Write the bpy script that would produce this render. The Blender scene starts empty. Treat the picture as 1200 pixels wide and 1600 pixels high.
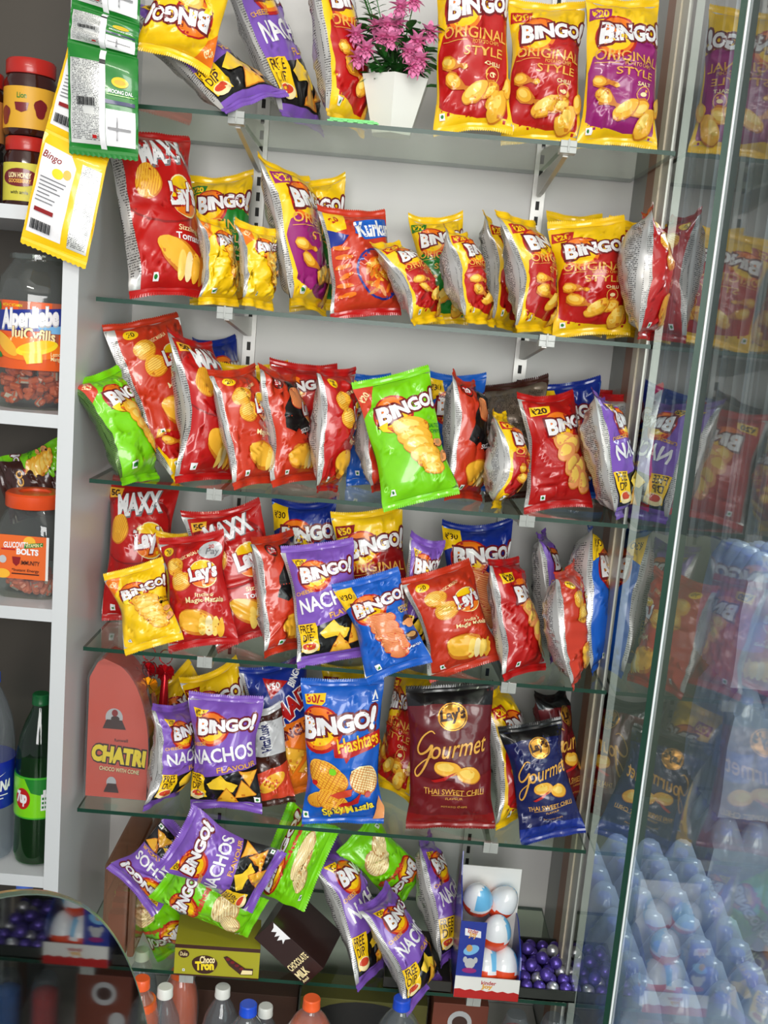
import bpy, bmesh, math, random
import numpy as np
from mathutils import Vector, Matrix

# ------------------------------------------------------------------ camera, light, exposure
scn = bpy.context.scene
col = scn.collection
CAM = np.array([0.5000474, -1.75198183, 1.8 - 0.306562055])
RGT = np.array([0.99634917, 0.00737049, 0.08505296])
UPV = np.array([-0.08503073, 0.17463024, 0.98095568])
FWD = np.array([0.00762269, 0.9846065, -0.17461941])
FPX = 1647.183
cam_d = bpy.data.cameras.new('camera')
cam = bpy.data.objects.new('camera', cam_d); col.objects.link(cam)
cam_d.sensor_fit = 'HORIZONTAL'; cam_d.sensor_width = 36.0; cam_d.lens = FPX / 1200 * 36.0
cam_d.clip_start = 0.02; cam_d.clip_end = 100
M4 = Matrix.Identity(4)
for i in range(3):
    M4[i][0] = RGT[i]; M4[i][1] = UPV[i]; M4[i][2] = -FWD[i]; M4[i][3] = CAM[i]
cam.matrix_world = M4
scn.camera = cam
scn.view_settings.view_transform = 'Standard'
scn.view_settings.look = 'None'
scn.view_settings.gamma = 1.0
scn.view_settings.use_curve_mapping = False
scn.view_settings.exposure = -0.12
scn.cycles.transparent_max_bounces = 40
scn.cycles.max_bounces = 14
scn.cycles.diffuse_bounces = 5

world = bpy.data.worlds.new('world'); scn.world = world; world.use_nodes = True
bg = world.node_tree.nodes['Background']
bg.inputs[0].default_value = (0.88, 0.93, 1.0, 1); bg.inputs[1].default_value = 0.50

def area(name, loc, target, sx, sy, power, color):
    d = bpy.data.lights.new(name, 'AREA'); d.shape = 'RECTANGLE'; d.size = sx; d.size_y = sy
    d.energy = power; d.color = color
    o = bpy.data.objects.new(name, d); col.objects.link(o); o.location = loc
    v = Vector(target) - Vector(loc)
    o.rotation_euler = v.to_track_quat('-Z', 'Y').to_euler()
    return o
area('ceiling_tube_light', (0.2, -2.2, 2.7), (0.5, 0.2, 1.3), 1.3, 0.10, 16, (1.0, 0.96, 0.88))
area('frontal_fill_light', (0.9, -4.2, 1.75), (0.5, 0.2, 0.95), 2.2, 1.7, 150, (1.0, 0.985, 0.96))  # added fill behind the camera, evens out the back wall between the shelves
area('doorway_daylight', (2.6, -2.6, 1.3), (0.5, 0.1, 0.9), 1.0, 1.8, 34, (0.92, 0.97, 1.0))
area('outer_fill_light', (2.3, 0.9, 2.5), (1.3, 0.3, 0.0), 1.0, 1.0, 60, (0.86, 0.93, 1.0))  # added fill that brightens the water packs beyond the pane

# ------------------------------------------------------------------ helpers
def P(px, py, Y):
    d = FWD + RGT * (px - 600) / FPX - UPV * (py - 800) / FPX
    return CAM + d * (Y - CAM[1]) / d[1]
def lin(c):
    return tuple(((v / 255) / 12.92 if v / 255 <= 0.04045 else ((v / 255 + 0.055) / 1.055) ** 2.4) for v in c[:3]) + (1.0,)
COL = dict(red=(184, 20, 20), dred=(140, 16, 18), ored=(196, 52, 26), orange=(238, 120, 22), yellow=(248, 200, 14), gold=(232, 172, 74), goldm=(222, 160, 62),
    lemon=(244, 216, 40), maroon=(112, 16, 24), plum=(150, 28, 112), purple=(126, 84, 182), dpurple=(84, 44, 130), black=(16, 14, 16),
    blue=(20, 92, 192), dblue=(20, 44, 138), navy=(22, 28, 86), green=(122, 208, 12), dgreen=(22, 120, 36), leaf=(40, 96, 34), white=(238, 236, 238),
    grey=(120, 120, 124), silver=(188, 188, 190), chip=(240, 178, 50), chipl=(250, 210, 100), chipd=(206, 120, 26), cream=(246, 226, 170),
    brown=(60, 26, 18), wine=(98, 20, 28), pink=(232, 140, 190), tan=(200, 150, 90), sky=(120, 180, 226), cheese=(250, 206, 50), tomato=(208, 66, 40),
    salmon=(236, 156, 96), olive=(160, 154, 36), cola=(28, 14, 8))
MATS = {}
def nodes_of(m):
    m.use_nodes = True
    nt = m.node_tree; return nt, nt.nodes['Principled BSDF']
def mat(name, rough=0.3, metal=0.0, coat=0.0, color=None, noise=0.0, nscale=20.0, bump=0.0, trans=0.0, alpha=1.0, ior=1.45):
    key = (name, rough, metal, coat, color, noise, nscale, bump, trans, alpha)
    if key in MATS: return MATS[key]
    m = bpy.data.materials.new(name); nt, b = nodes_of(m)
    c = lin(color if color else COL[name])
    b.inputs['Base Color'].default_value = c
    b.inputs['Roughness'].default_value = rough; b.inputs['Metallic'].default_value = metal
    b.inputs['Coat Weight'].default_value = coat; b.inputs['Coat Roughness'].default_value = 0.08
    b.inputs['IOR'].default_value = ior
    b.inputs['Transmission Weight'].default_value = trans; b.inputs['Alpha'].default_value = alpha
    tc = nt.nodes.new('ShaderNodeTexCoord'); n = nt.nodes.new('ShaderNodeTexNoise'); n.inputs['Scale'].default_value = nscale
    n.inputs['Detail'].default_value = 4
    nt.links.new(tc.outputs['Object'], n.inputs['Vector'])
    if noise > 0:
        mx = nt.nodes.new('ShaderNodeMix'); mx.data_type = 'RGBA'
        mx.inputs['A'].default_value = tuple(v * (1 - noise) for v in c[:3]) + (1,)
        mx.inputs['B'].default_value = tuple(min(1, v * (1 + noise)) for v in c[:3]) + (1,)
        nt.links.new(n.outputs['Fac'], mx.inputs['Factor']); nt.links.new(mx.outputs['Result'], b.inputs['Base Color'])
    if bump > 0:
        bp = nt.nodes.new('ShaderNodeBump'); bp.inputs['Strength'].default_value = bump; bp.inputs['Distance'].default_value = 0.002
        nt.links.new(n.outputs['Fac'], bp.inputs['Height']); nt.links.new(bp.outputs['Normal'], b.inputs['Normal'])
    MATS[key] = m; return m
def film(name):      # printed glossy plastic film
    return mat(name, rough=0.34, coat=0.55, noise=0.06, nscale=60, bump=0.12)
def sheer(name, tint, gloss=(1, 1, 1), ior=1.5, rough=0.02, minf=0.0, haze=0.0, hazecol=(220, 225, 230)):
    """thin clear sheet: what is behind shows tinted, the surface mirrors by angle"""
    if name in MATS: return MATS[name]
    m = bpy.data.materials.new(name); m.use_nodes = True; nt = m.node_tree; nt.nodes.clear()
    out = nt.nodes.new('ShaderNodeOutputMaterial'); t = nt.nodes.new('ShaderNodeBsdfTransparent'); t.inputs[0].default_value = lin(tint)
    g = nt.nodes.new('ShaderNodeBsdfGlossy'); g.inputs['Roughness'].default_value = rough; g.inputs['Color'].default_value = tuple(gloss) + (1,)
    f = nt.nodes.new('ShaderNodeFresnel'); f.inputs['IOR'].default_value = ior
    ma = nt.nodes.new('ShaderNodeMath'); ma.operation = 'MAXIMUM'; ma.inputs[1].default_value = minf
    nt.links.new(f.outputs[0], ma.inputs[0])
    # only the side the ray enters by mirrors (no inner reflections in a sheet this thin)
    ge = nt.nodes.new('ShaderNodeNewGeometry'); iv = nt.nodes.new('ShaderNodeMath'); iv.operation = 'SUBTRACT'; iv.inputs[0].default_value = 1; nt.links.new(ge.outputs['Backfacing'], iv.inputs[1])
    mm = nt.nodes.new('ShaderNodeMath'); mm.operation = 'MULTIPLY'; nt.links.new(ma.outputs[0], mm.inputs[0]); nt.links.new(iv.outputs[0], mm.inputs[1]); ma = mm
    mx = nt.nodes.new('ShaderNodeMixShader'); nt.links.new(ma.outputs[0], mx.inputs[0]); nt.links.new(t.outputs[0], mx.inputs[1]); nt.links.new(g.outputs[0], mx.inputs[2])
    last = mx
    if haze > 0:
        df = nt.nodes.new('ShaderNodeBsdfDiffuse'); df.inputs[0].default_value = lin(hazecol)
        nz = nt.nodes.new('ShaderNodeTexNoise'); nz.inputs['Scale'].default_value = 9; tc = nt.nodes.new('ShaderNodeTexCoord'); nt.links.new(tc.outputs['Object'], nz.inputs['Vector'])
        mr = nt.nodes.new('ShaderNodeMapRange'); mr.inputs['To Min'].default_value = haze * 0.4; mr.inputs['To Max'].default_value = haze * 1.6
        nt.links.new(nz.outputs['Fac'], mr.inputs['Value'])
        m2 = nt.nodes.new('ShaderNodeMixShader'); nt.links.new(mr.outputs[0], m2.inputs[0])
        nt.links.new(mx.outputs[0], m2.inputs[1]); nt.links.new(df.outputs[0], m2.inputs[2]); last = m2
    nt.links.new(last.outputs[0], out.inputs[0]); MATS[name] = m; return m
def print_film(name, base, ink, dens=0.5):      # foil back with rows of fine print, drawn by UV
    if name in MATS: return MATS[name]
    m = bpy.data.materials.new(name); nt, b = nodes_of(m)
    uv = nt.nodes.new('ShaderNodeUVMap'); sx = nt.nodes.new('ShaderNodeSeparateXYZ'); nt.links.new(uv.outputs[0], sx.inputs[0])
    def math_(op, a, v=None, c=None):
        n = nt.nodes.new('ShaderNodeMath'); n.operation = op
        for i, x in enumerate((a, v, c)):
            if x is None: continue
            if isinstance(x, (int, float)): n.inputs[i].default_value = x
            else: nt.links.new(x, n.inputs[i])
        return n.outputs[0]
    row = math_('MULTIPLY', sx.outputs[1], 62.0); fr = math_('FRACT', row); line = math_('LESS_THAN', fr, 0.5)
    fl = math_('FLOOR', row)
    cmb = nt.nodes.new('ShaderNodeCombineXYZ'); nt.links.new(math_('MULTIPLY', sx.outputs[0], 75.0), cmb.inputs[0]); nt.links.new(math_('MULTIPLY', fl, 7.3), cmb.inputs[1])
    n1 = nt.nodes.new('ShaderNodeTexNoise'); n1.inputs['Scale'].default_value = 1.0; nt.links.new(cmb.outputs[0], n1.inputs['Vector'])
    word = math_('GREATER_THAN', n1.outputs['Fac'], 0.47)
    n2 = nt.nodes.new('ShaderNodeTexNoise'); n2.inputs['Scale'].default_value = 3.6; n2.inputs['Detail'].default_value = 1; nt.links.new(uv.outputs[0], n2.inputs['Vector'])
    blk = math_('GREATER_THAN', n2.outputs['Fac'], 1 - dens)
    edge = math_('LESS_THAN', math_('ABSOLUTE', math_('SUBTRACT', sx.outputs[0], 0.5)), 0.44)
    edge2 = math_('LESS_THAN', math_('ABSOLUTE', math_('SUBTRACT', sx.outputs[1], 0.5)), 0.42)
    k = math_('MULTIPLY', math_('MULTIPLY', line, word), math_('MULTIPLY', blk, math_('MULTIPLY', edge, edge2)))
    k = math_('MULTIPLY', k, 0.92)
    mx = nt.nodes.new('ShaderNodeMix'); mx.data_type = 'RGBA'; mx.inputs['A'].default_value = lin(base); mx.inputs['B'].default_value = lin(ink)
    nt.links.new(k, mx.inputs['Factor']); nt.links.new(mx.outputs['Result'], b.inputs['Base Color'])
    b.inputs['Roughness'].default_value = 0.33; b.inputs['Metallic'].default_value = 0.35; b.inputs['Coat Weight'].default_value = 0.3
    MATS[name] = m; return m
BACK = lambda: print_film('printed_silver_foil', (192, 190, 188), (50, 46, 48), 0.56)
def getmat(n):
    if n == 'foilback': return BACK()
    if n == 'foilback_green': return print_film('printed_green_foil', (86, 120, 52), (20, 40, 16), 0.6)
    if n == 'foilback_brown': return print_film('printed_brown_foil', (120, 104, 92), (40, 24, 20), 0.6)
    if n == 'foilback_blue': return print_film('printed_blue_foil', (40, 84, 160), (190, 210, 240), 0.62)
    if n == 'label_print': return print_film('label_print', (226, 226, 222), (60, 60, 66), 0.62)
    if n == 'goldm': return mat('goldm', rough=0.3, metal=0.55, coat=0.3)
    return film(n)

def setp(o, label=None, cat=None, group=None, kind=None):
    if label: o['label'] = label
    if cat: o['category'] = cat
    if group: o['group'] = group
    if kind: o['kind'] = kind
    return o
def link(name, me, parent=None):
    o = bpy.data.objects.new(name, me); col.objects.link(o)
    if parent: o.parent = parent
    return o
def empty(name, loc, label, cat, group=None, rz=0.0):
    o = bpy.data.objects.new(name, None); col.objects.link(o); o.location = loc; o.rotation_euler = (0, 0, rz)
    o.empty_display_size = 0.03
    return setp(o, label, cat, group)
def bmobj(name, bm, mats, parent=None, smooth=False, loc=None, bevel=0.0):
    bmesh.ops.recalc_face_normals(bm, faces=bm.faces[:])
    if bevel > 0:
        bmesh.ops.bevel(bm, geom=bm.edges[:], offset=bevel, segments=2, affect='EDGES', profile=0.6)
    me = bpy.data.meshes.new(name); bm.to_mesh(me); bm.free()
    if not isinstance(mats, (list, tuple)): mats = [mats]
    for m in mats: me.materials.append(m)
    if smooth:
        for p in me.polygons: p.use_smooth = True
        me.set_sharp_from_angle(angle=math.radians(42))
    o = link(name, me, parent)
    if loc is not None: o.location = loc
    return o
def box(bm, x0, x1, y0, y1, z0, z1, mi=0):
    vs = [bm.verts.new(v) for v in ((x0,y0,z0),(x1,y0,z0),(x1,y1,z0),(x0,y1,z0),(x0,y0,z1),(x1,y0,z1),(x1,y1,z1),(x0,y1,z1))]
    fs = [(0,3,2,1),(4,5,6,7),(0,1,5,4),(1,2,6,5),(2,3,7,6),(3,0,4,7)]
    out = []
    for f in fs:
        fc = bm.faces.new([vs[i] for i in f]); fc.material_index = mi; out.append(fc)
    return out
def boxobj(name, b, m, parent=None, bevel=0.0, kind=None, label=None, cat=None):
    bm = bmesh.new(); box(bm, *b)
    o = bmobj(name, bm, m, parent, bevel=bevel)
    return setp(o, label, cat, None, kind)
def lathe(bm, prof, n=28, cx=0, cy=0, mi=0, sq=0.0):
    rings = []
    for r, z in prof:
        ring = []
        for i in range(n):
            a = 2 * math.pi * i / n
            k = 1.0
            if sq: k = 1.0 / (abs(math.cos(a)) ** sq + abs(math.sin(a)) ** sq) ** (1 / sq)
            ring.append(bm.verts.new((cx + r * k * math.cos(a), cy + r * k * math.sin(a), z)))
        rings.append(ring)
    for a, b in zip(rings, rings[1:]):
        for i in range(n):
            f = bm.faces.new((a[i], a[(i+1) % n], b[(i+1) % n], b[i])); f.material_index = mi
    for ring, flip in ((rings[0], 1), (rings[-1], 0)):
        f = bm.faces.new(ring[::-1] if flip else ring); f.material_index = mi
def tube(bm, pts, r, n=8, mi=0):
    pts = [Vector(p) for p in pts]; rings = []
    for i, p in enumerate(pts):
        t = (pts[min(i+1, len(pts)-1)] - pts[max(i-1, 0)]).normalized()
        a = Vector((0, 0, 1)) if abs(t.z) < 0.9 else Vector((1, 0, 0))
        x = t.cross(a).normalized(); y = t.cross(x)
        rings.append([bm.verts.new(p + r * (math.cos(2*math.pi*k/n) * x + math.sin(2*math.pi*k/n) * y)) for k in range(n)])
    for a, b in zip(rings, rings[1:]):
        for k in range(n):
            f = bm.faces.new((a[k], a[(k+1) % n], b[(k+1) % n], b[k])); f.material_index = mi
    bm.faces.new(rings[0][::-1]).material_index = mi; bm.faces.new(rings[-1]).material_index = mi
def copy_tree(o, parent=None):
    c = o.copy(); col.objects.link(c); c.parent = parent
    for ch in list(o.children): copy_tree(ch, c)
    return c

# ------------------------------------------------------------------ flat artwork that is later laid on a surface
A = 1.5          # art height for art width 1
TXT = {}
def text_mesh(s, off, shear, space):
    k = (s, off, shear, space)
    if k in TXT: return TXT[k]
    c = bpy.data.curves.new('t', 'FONT'); c.body = s; c.size = 1; c.offset = off; c.shear = shear; c.space_character = space
    c.resolution_u = 3; c.fill_mode = 'BOTH'
    o = bpy.data.objects.new('t', c); col.objects.link(o)
    dg = bpy.context.evaluated_depsgraph_get(); dg.update()
    me = bpy.data.meshes.new_from_object(o.evaluated_get(dg))
    vs = np.array([v.co[:2] for v in me.vertices]) if len(me.vertices) else np.zeros((0, 2))
    fs = [tuple(p.vertices) for p in me.polygons]
    # face orientation
    bpy.data.objects.remove(o); bpy.data.curves.remove(c); bpy.data.meshes.remove(me)
    TXT[k] = (vs, fs); return TXT[k]
class Art:
    def __init__(s): s.items = []; s.lay = 1
    def poly(s, pts, m, layer=None): s.items.append((np.array(pts, float), [tuple(range(len(pts)))], m, layer or s.lay)); s.lay += 0 if layer else 1
    def ell(s, cx, cy, rx, ry, m, rot=0, wob=0, seed=0, n=22, layer=None):
        a = np.linspace(0, 2*np.pi, n, endpoint=False); r = 1 + wob * np.sin(3*a + seed) + wob * 0.6 * np.sin(5*a + seed * 2.1)
        x, y = rx * r * np.cos(a), ry * r * np.sin(a); t = math.radians(rot)
        s.poly(np.c_[cx + x*math.cos(t) - y*math.sin(t), cy + x*math.sin(t) + y*math.cos(t)], m, layer)
    def rect(s, x0, y0, x1, y1, m, layer=None): s.poly([(x0,y0),(x1,y0),(x1,y1),(x0,y1)], m, layer)
    def text(s, t, cx, cy, size, m, rot=0, off=0.02, shear=0, width=None, space=1.0, layer=None, ys=1.0):
        vs, fs = text_mesh(t, off, shear, space)
        if not len(vs): return
        v = vs.copy(); mn, mx = v.min(0), v.max(0); v -= (mn + mx) / 2
        v *= size
        if width: v[:, 0] *= width / max(1e-6, (mx[0]-mn[0]) * size)
        v[:, 1] *= ys
        a = math.radians(rot); v = np.c_[cx + v[:,0]*math.cos(a) - v[:,1]*math.sin(a), cy + v[:,0]*math.sin(a) + v[:,1]*math.cos(a)]
        s.items.append((v, fs, m, layer or s.lay)); s.lay += 0 if layer else 1
    def bake(s, gx, gy, x0=0, x1=1, y0=0, y1=A):
        """cut every shape along the grid lines of the surface it will lie on"""
        V, Fc, ML, LY = [], [], [], []; base = 0
        for v, fs, m, ly in s.items:
            bm = bmesh.new(); bv = [bm.verts.new((p[0], p[1], 0)) for p in v]
            for f in fs:
                try: bm.faces.new([bv[i] for i in f])
                except ValueError: pass
            lo, hi = v.min(0), v.max(0)
            for ax, lines in ((0, gx), (1, gy)):
                for L in lines:
                    edge = (ax == 0 and L in (x0, x1)) or (ax == 1 and L in (y0, y1))
                    if lo[ax] < L < hi[ax]:
                        n = (1, 0, 0) if ax == 0 else (0, 1, 0); co = (L, 0, 0) if ax == 0 else (0, L, 0)
                        lim = L <= (x0, y0)[ax] + 1e-6; lim2 = L >= (x1, y1)[ax] - 1e-6
                        bmesh.ops.bisect_plane(bm, geom=bm.verts[:] + bm.edges[:] + bm.faces[:], plane_co=co, plane_no=n, clear_inner=lim, clear_outer=lim2, dist=1e-6)
            bm.verts.index_update(); bm.normal_update()
            n0 = len(bm.verts)
            if n0 == 0: bm.free(); continue
            vv = np.array([w.co[:2] for w in bm.verts])
            for f in bm.faces:
                ids = [w.index + base for w in f.verts]
                if f.normal.z < 0: ids.reverse()
                Fc.append(ids); ML.append(m)
            V.append(vv); LY.append(np.full(n0, float(ly))); base += n0; bm.free()
        if not V: return np.zeros((0, 2)), [], [], np.zeros(0)
        return np.vstack(V), Fc, ML, np.concatenate(LY)

def bingo(a, cx, cy, w, rot=6, ell='red', face='orange'):
    h = w * 0.30
    a.ell(cx - w*0.26, cy - w*0.07, w*0.31, w*0.30, ell, 20); a.ell(cx - w*0.26, cy - w*0.06, w*0.275, w*0.265, face, 20)
    a.ell(cx - w*0.24, cy - w*0.12, w*0.2, w*0.15, 'yellow', 20)
    ca, sa = math.cos(math.radians(rot)), math.sin(math.radians(rot)); G = []; tot = 0.0
    for ch, sz, r in (('B', 1.3, -8), ('I', 1.05, -4), ('N', 1.0, 2), ('G', 1.0, 3), ('O', .96, 5), ('!', 1.35, -14)):
        v, _ = text_mesh(ch, 0.045, 0, 1.0); gw = (v[:, 0].max() - v[:, 0].min()) * sz; G.append((ch, sz, r, tot + gw/2)); tot += gw + .02
    k = w * 1.0 / tot
    for off, m in ((0.15, 'maroon'), (0.05, 'white')):
        ly = a.lay
        for n_, (ch, sz, r, d) in enumerate(G):
            q = d*k - w*.5
            a.text(ch, cx + q*ca, cy + q*sa, sz*k, m, rot + r, off, 0, layer=ly + (n_ % 2))
        a.lay = ly + 2
def lays(a, cx, cy, w, gold=False):
    if gold:
        a.ell(cx, cy, w*0.36, w*0.36, 'goldm'); a.ell(cx, cy, w*0.33, w*0.33, 'brown'); a.ell(cx, cy, w*0.31, w*0.31, 'goldm')
        a.poly([(cx-w*.33, cy-w*.12), (cx+w*.33, cy-w*.02), (cx+w*.33, cy+w*.16), (cx-w*.33, cy+w*.06)], 'goldm')
        a.text("Lay's", cx, cy+w*.02, w*0.3, 'brown', 8, 0.05, 0.1, width=w*0.62, ys=1.2); return
    a.ell(cx, cy, w*0.40, w*0.40, 'cream'); a.ell(cx, cy, w*0.375, w*0.375, 'yellow')
    a.ell(cx, cy - w*0.16, w*0.32, w*0.2, 'orange', 6)
    a.poly([(cx-w*.42, cy-w*.18), (cx-w*.1, cy-w*.2), (cx+w*.46, cy-w*.06), (cx+w*.44, cy+w*.2), (cx, cy+w*.14), (cx-w*.4, cy+w*.16)], 'red')
    a.text("Lay's", cx, cy - 0.01*w, w*0.42, 'dred', 8, 0.10, 0.12, width=w*0.84, ys=1.25)
    a.text("Lay's", cx, cy - 0.0*w, w*0.42, 'white', 8, 0.05, 0.12, width=w*0.80, ys=1.25)
def chip(a, cx, cy, r, rot=0, e=0.62, seed=0, ridge=False, c='chip', cl='chipl', cd='chipd'):
    a.ell(cx + r*0.03, cy - r*0.05, r, r*e, cd, rot, 0.03, seed); a.ell(cx, cy, r*0.95, r*e*0.93, c, rot, 0.03, seed)
    a.ell(cx - r*0.12, cy + r*0.1, r*0.6, r*e*0.55, cl, rot, 0.06, seed + 2)
    if ridge:
        ly = a.lay; t = math.radians(rot)
        for k in range(-4, 5):
            q = k * 0.19; hw = math.sqrt(max(0, 0.85 - q*q)) * r; yy = q * r * e
            p = [(-hw, yy - r*.018), (hw, yy - r*.018), (hw, yy + r*.018), (-hw, yy + r*.018)]
            a.poly([(cx + x*math.cos(t) - y*math.sin(t), cy + x*math.sin(t) + y*math.cos(t)) for x, y in p], cd, layer=ly)
        a.lay = ly + 1
def spoonchip(a, cx, cy, r, rot):
    t = math.radians(rot); q = lambda x, y: (cx + r*(x*math.cos(t) - y*math.sin(t)), cy + r*(x*math.sin(t) + y*math.cos(t)))
    a.poly([q(-1, 0), q(-.8, -.4), q(-.3, -.5), (q(.2, -.3)), q(.6, -.12), q(1.0, -.22), q(1.25, 0), q(1.0, .22), q(.6, .12), q(.2, .3), q(-.3, .48), q(-.8, .4)], 'chipd')
    a.ell(*q(-.35, .02), r*.58, r*.36, 'chip', rot); a.ell(*q(1.0, 0), r*.19, r*.16, 'chip', rot); a.ell(*q(-.45, .06), r*.36, r*.2, 'chipl', rot)
def vegdot(a, x=0.1, y=0.09):
    a.rect(x-.035, y-.035, x+.035, y+.035, 'white'); a.ell(x, y, .02, .02, 'dgreen', n=10)
def price(a, s, x, y, w, m='yellow', ink='red', rot=12):
    a.poly([(x-w*.55, y-w*.3), (x+w*.5, y-w*.22), (x+w*.6, y+w*.3), (x-w*.5, y+w*.26)], m); a.text(s, x, y, w*.46, ink, rot*.4, .04, width=w*.8)

def art_original(body, flav, tag='\u20b920', chipc=True):
    a = Art()
    a.poly([(0.10, 0), (0.9, 0), (0.94, .1), (0.97, .8), (1.0, 1.0), (.72, 1.10), (.38, .98), (.10, .86), (0.03, .7), (.06, .2)], body)
    a.poly([(0, 0), (1, 0), (1, .06), (.55, .045), (.3, .10), (.12, .16), (0, .24)], 'yellow')
    price(a, tag, .17, 1.33, .26, body, 'yellow')
    bingo(a, .58, 1.13, .80)
    a.text('ORIGINAL', .53, .86, .15, 'gold', -3, 0.012, width=.80)
    a.rect(.12, .79, .42, .797, 'gold'); a.text('POTATO CHIPS', .64, .775, .05, 'gold', -2, .005, width=.32)
    a.text('STYLE', .62, .69, .12, 'gold', -3, 0.008, width=.46)
    a.text(flav, .72, .575, .055, 'cream', -3, 0.02, width=.18)
    a.ell(.72, .47, .085, .085, 'gold', n=16); a.ell(.72, .47, .075, .075, body, n=16); a.ell(.72, .47, .04, .025, 'cream', n=12)
    spoonchip(a, .26, .58, .15, -12); spoonchip(a, .32, .40, .17, -28); spoonchip(a, .62, .30, .20, 200)
    chip(a, .52, .30, .17, 35, .5, 1); chip(a, .78, .17, .18, 60, .6, 2); chip(a, .93, .36, .11, 80, .6, 4)
    vegdot(a, .13, .09)
    return a
def art_plainchips(base, c2='chip', dark='brown'):
    a = Art()
    a.poly([(0, 1.5), (.26, 1.5), (.16, 1.22), (0, 1.1)], 'orange' if base == 'yellow' else 'tomato'); a.text('\u20b920', .1, 1.36, .12, 'cream', 40, .03, width=.15)
    bingo(a, .60, 1.12, .78, 10, 'red')
    a.poly([(.2, .95), (.32, .98), (.30, .9), (.36, .84), (.24, .88)], 'lemon')
    for i, (x, y, r) in enumerate([(.56, .86, .22), (.58, .74, .215), (.62, .62, .205), (.66, .50, .19), (.70, .40, .17), (.72, .31, .14)]):
        chip(a, x, y, r, -12, .62, i)
    a.text('SALTED', .86, .82, .07, dark, -4, .02, width=.2); a.text('CHIPS', .86, .75, .06, dark, -4, .02, width=.18)
    chip(a, .88, .42, .09, 50, .7, 5, c='salmon', cl='tan', cd='brown'); chip(a, .86, .6, .08, 10, .7, 2, c='salmon', cl='tan', cd='brown')
    vegdot(a, .18, .12)
    return a
def art_lays(base='red', kind='classic'):
    a = Art()
    if kind == 'maxx':
        a.ell(.42, 1.0, .55, .42, 'dred'); a.ell(.42, .98, .52, .38, 'red')
        price(a, '50', .14, 1.38, .2, 'chip', 'brown', 0)
        a.text('MAXX', .5, 1.27, .3, 'grey', 10, .07, .1, width=.62, ys=1.15); a.text('MAXX', .49, 1.28, .3, 'white', 10, .045, .1, width=.60, ys=1.15)
        chip(a, .24, .98, .17, 70, .85, 1, True, c='chip', cl='chip', cd='chipd')
        lays(a, .66, .86, .52)
        a.text('Sizzling', .62, .53, .07, 'cream', -3, .01, width=.26); a.text('Tomato', .62, .46, .09, 'white', -3, .02, width=.34)
        a.ell(.5, .27, .27, .15, 'chipd', -30); a.ell(.46, .30, .25, .12, 'chip', -34)
        for i in range(4): a.ell(.48 + i*.085, .20 - .01*i, .05, .14, ['chipl', 'cream', 'chip', 'chipd'][i], -8)
        vegdot(a, .16, .09)
    elif kind == 'sizzle':
        a.poly([(.40, 1.42), (1, 1.5), (1, .35), (.62, .42), (.40, .58), (.16, .70), (.22, .98), (.34, 1.16)], 'black')
        a.poly([(.16, .70), (.28, .6), (.38, .68), (.5, .56), (.56, .66), (.66, .5), (.7, .62), (.85, .44), (1, .52), (1, .38), (.2, .38)], 'ored')
        a.ell(.2, 1.36, .1, .1, 'brown'); a.ell(.2, 1.36, .08, .08, 'red'); a.text('20', .2, 1.36, .11, 'white', 0, .03)
        chip(a, .46, 1.12, .17, 80, .8, 1, True, c='salmon', cl='salmon', cd='ored')
        lays(a, .72, .95, .50)
        a.text('SIZZLING', .6, .66, .08, 'white', 12, .02, width=.4)
        a.ell(.42, .28, .23, .18, 'chipd', 0, .04); a.ell(.40, .29, .2, .15, 'chip', 0, .04)
        for i in range(3): a.ell(.5 + i*.07, .22, .045, .13, ['chipl', 'cream', 'chip'][i], -10)
        vegdot(a, .2, .08)
    else:
        a.ell(.18, 1.37, .1, .07, 'yellow'); a.text('20', .18, 1.37, .1, 'brown', 0, .02)
        a.text('MAGIC MASALA', .5, 1.27, .07, 'cream', 20, .01, width=.3)
        if kind == 'pay':
            a.ell(.80, 1.32, .17, .13, 'silver'); a.text('Pay', .82, 1.28, .13, 'grey', -4, .02); a.text('20', .8, 1.37, .08, 'red', 0, .02)
        chip(a, .28, 1.14, .15, 20, .85, 1, True); chip(a, .36, .92, .16, 20, .85, 2, True)
        lays(a, .68, .98, .5)
        a.text("India's", .64, .68, .07, 'cream', -5, .01, width=.22); a.text('Magic Masala', .64, .6, .09, 'cream', -5, .015, width=.46)
        a.ell(.48, .30, .25, .2, 'chipd', -20, .05); a.ell(.46, .32, .22, .16, 'chip', -20, .05)
        for i in range(4): a.ell(.56 + i*.075, .24 - .02*i, .05, .15, ['chipl', 'cream', 'chipl', 'chip'][i], -12)
        vegdot(a, .16, .09)
    return a
def tri(a, cx, cy, r, rot, m='orange', m2='chip'):
    t = [(cx + r*math.cos(math.radians(rot + k)), cy + r*math.sin(math.radians(rot + k))) for k in (0, 120, 240)]
    a.poly(t, 'chipd'); t = [(cx + (x-cx)*.88, cy + (y-cy)*.88) for x, y in t]; a.poly(t, m2)
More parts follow.
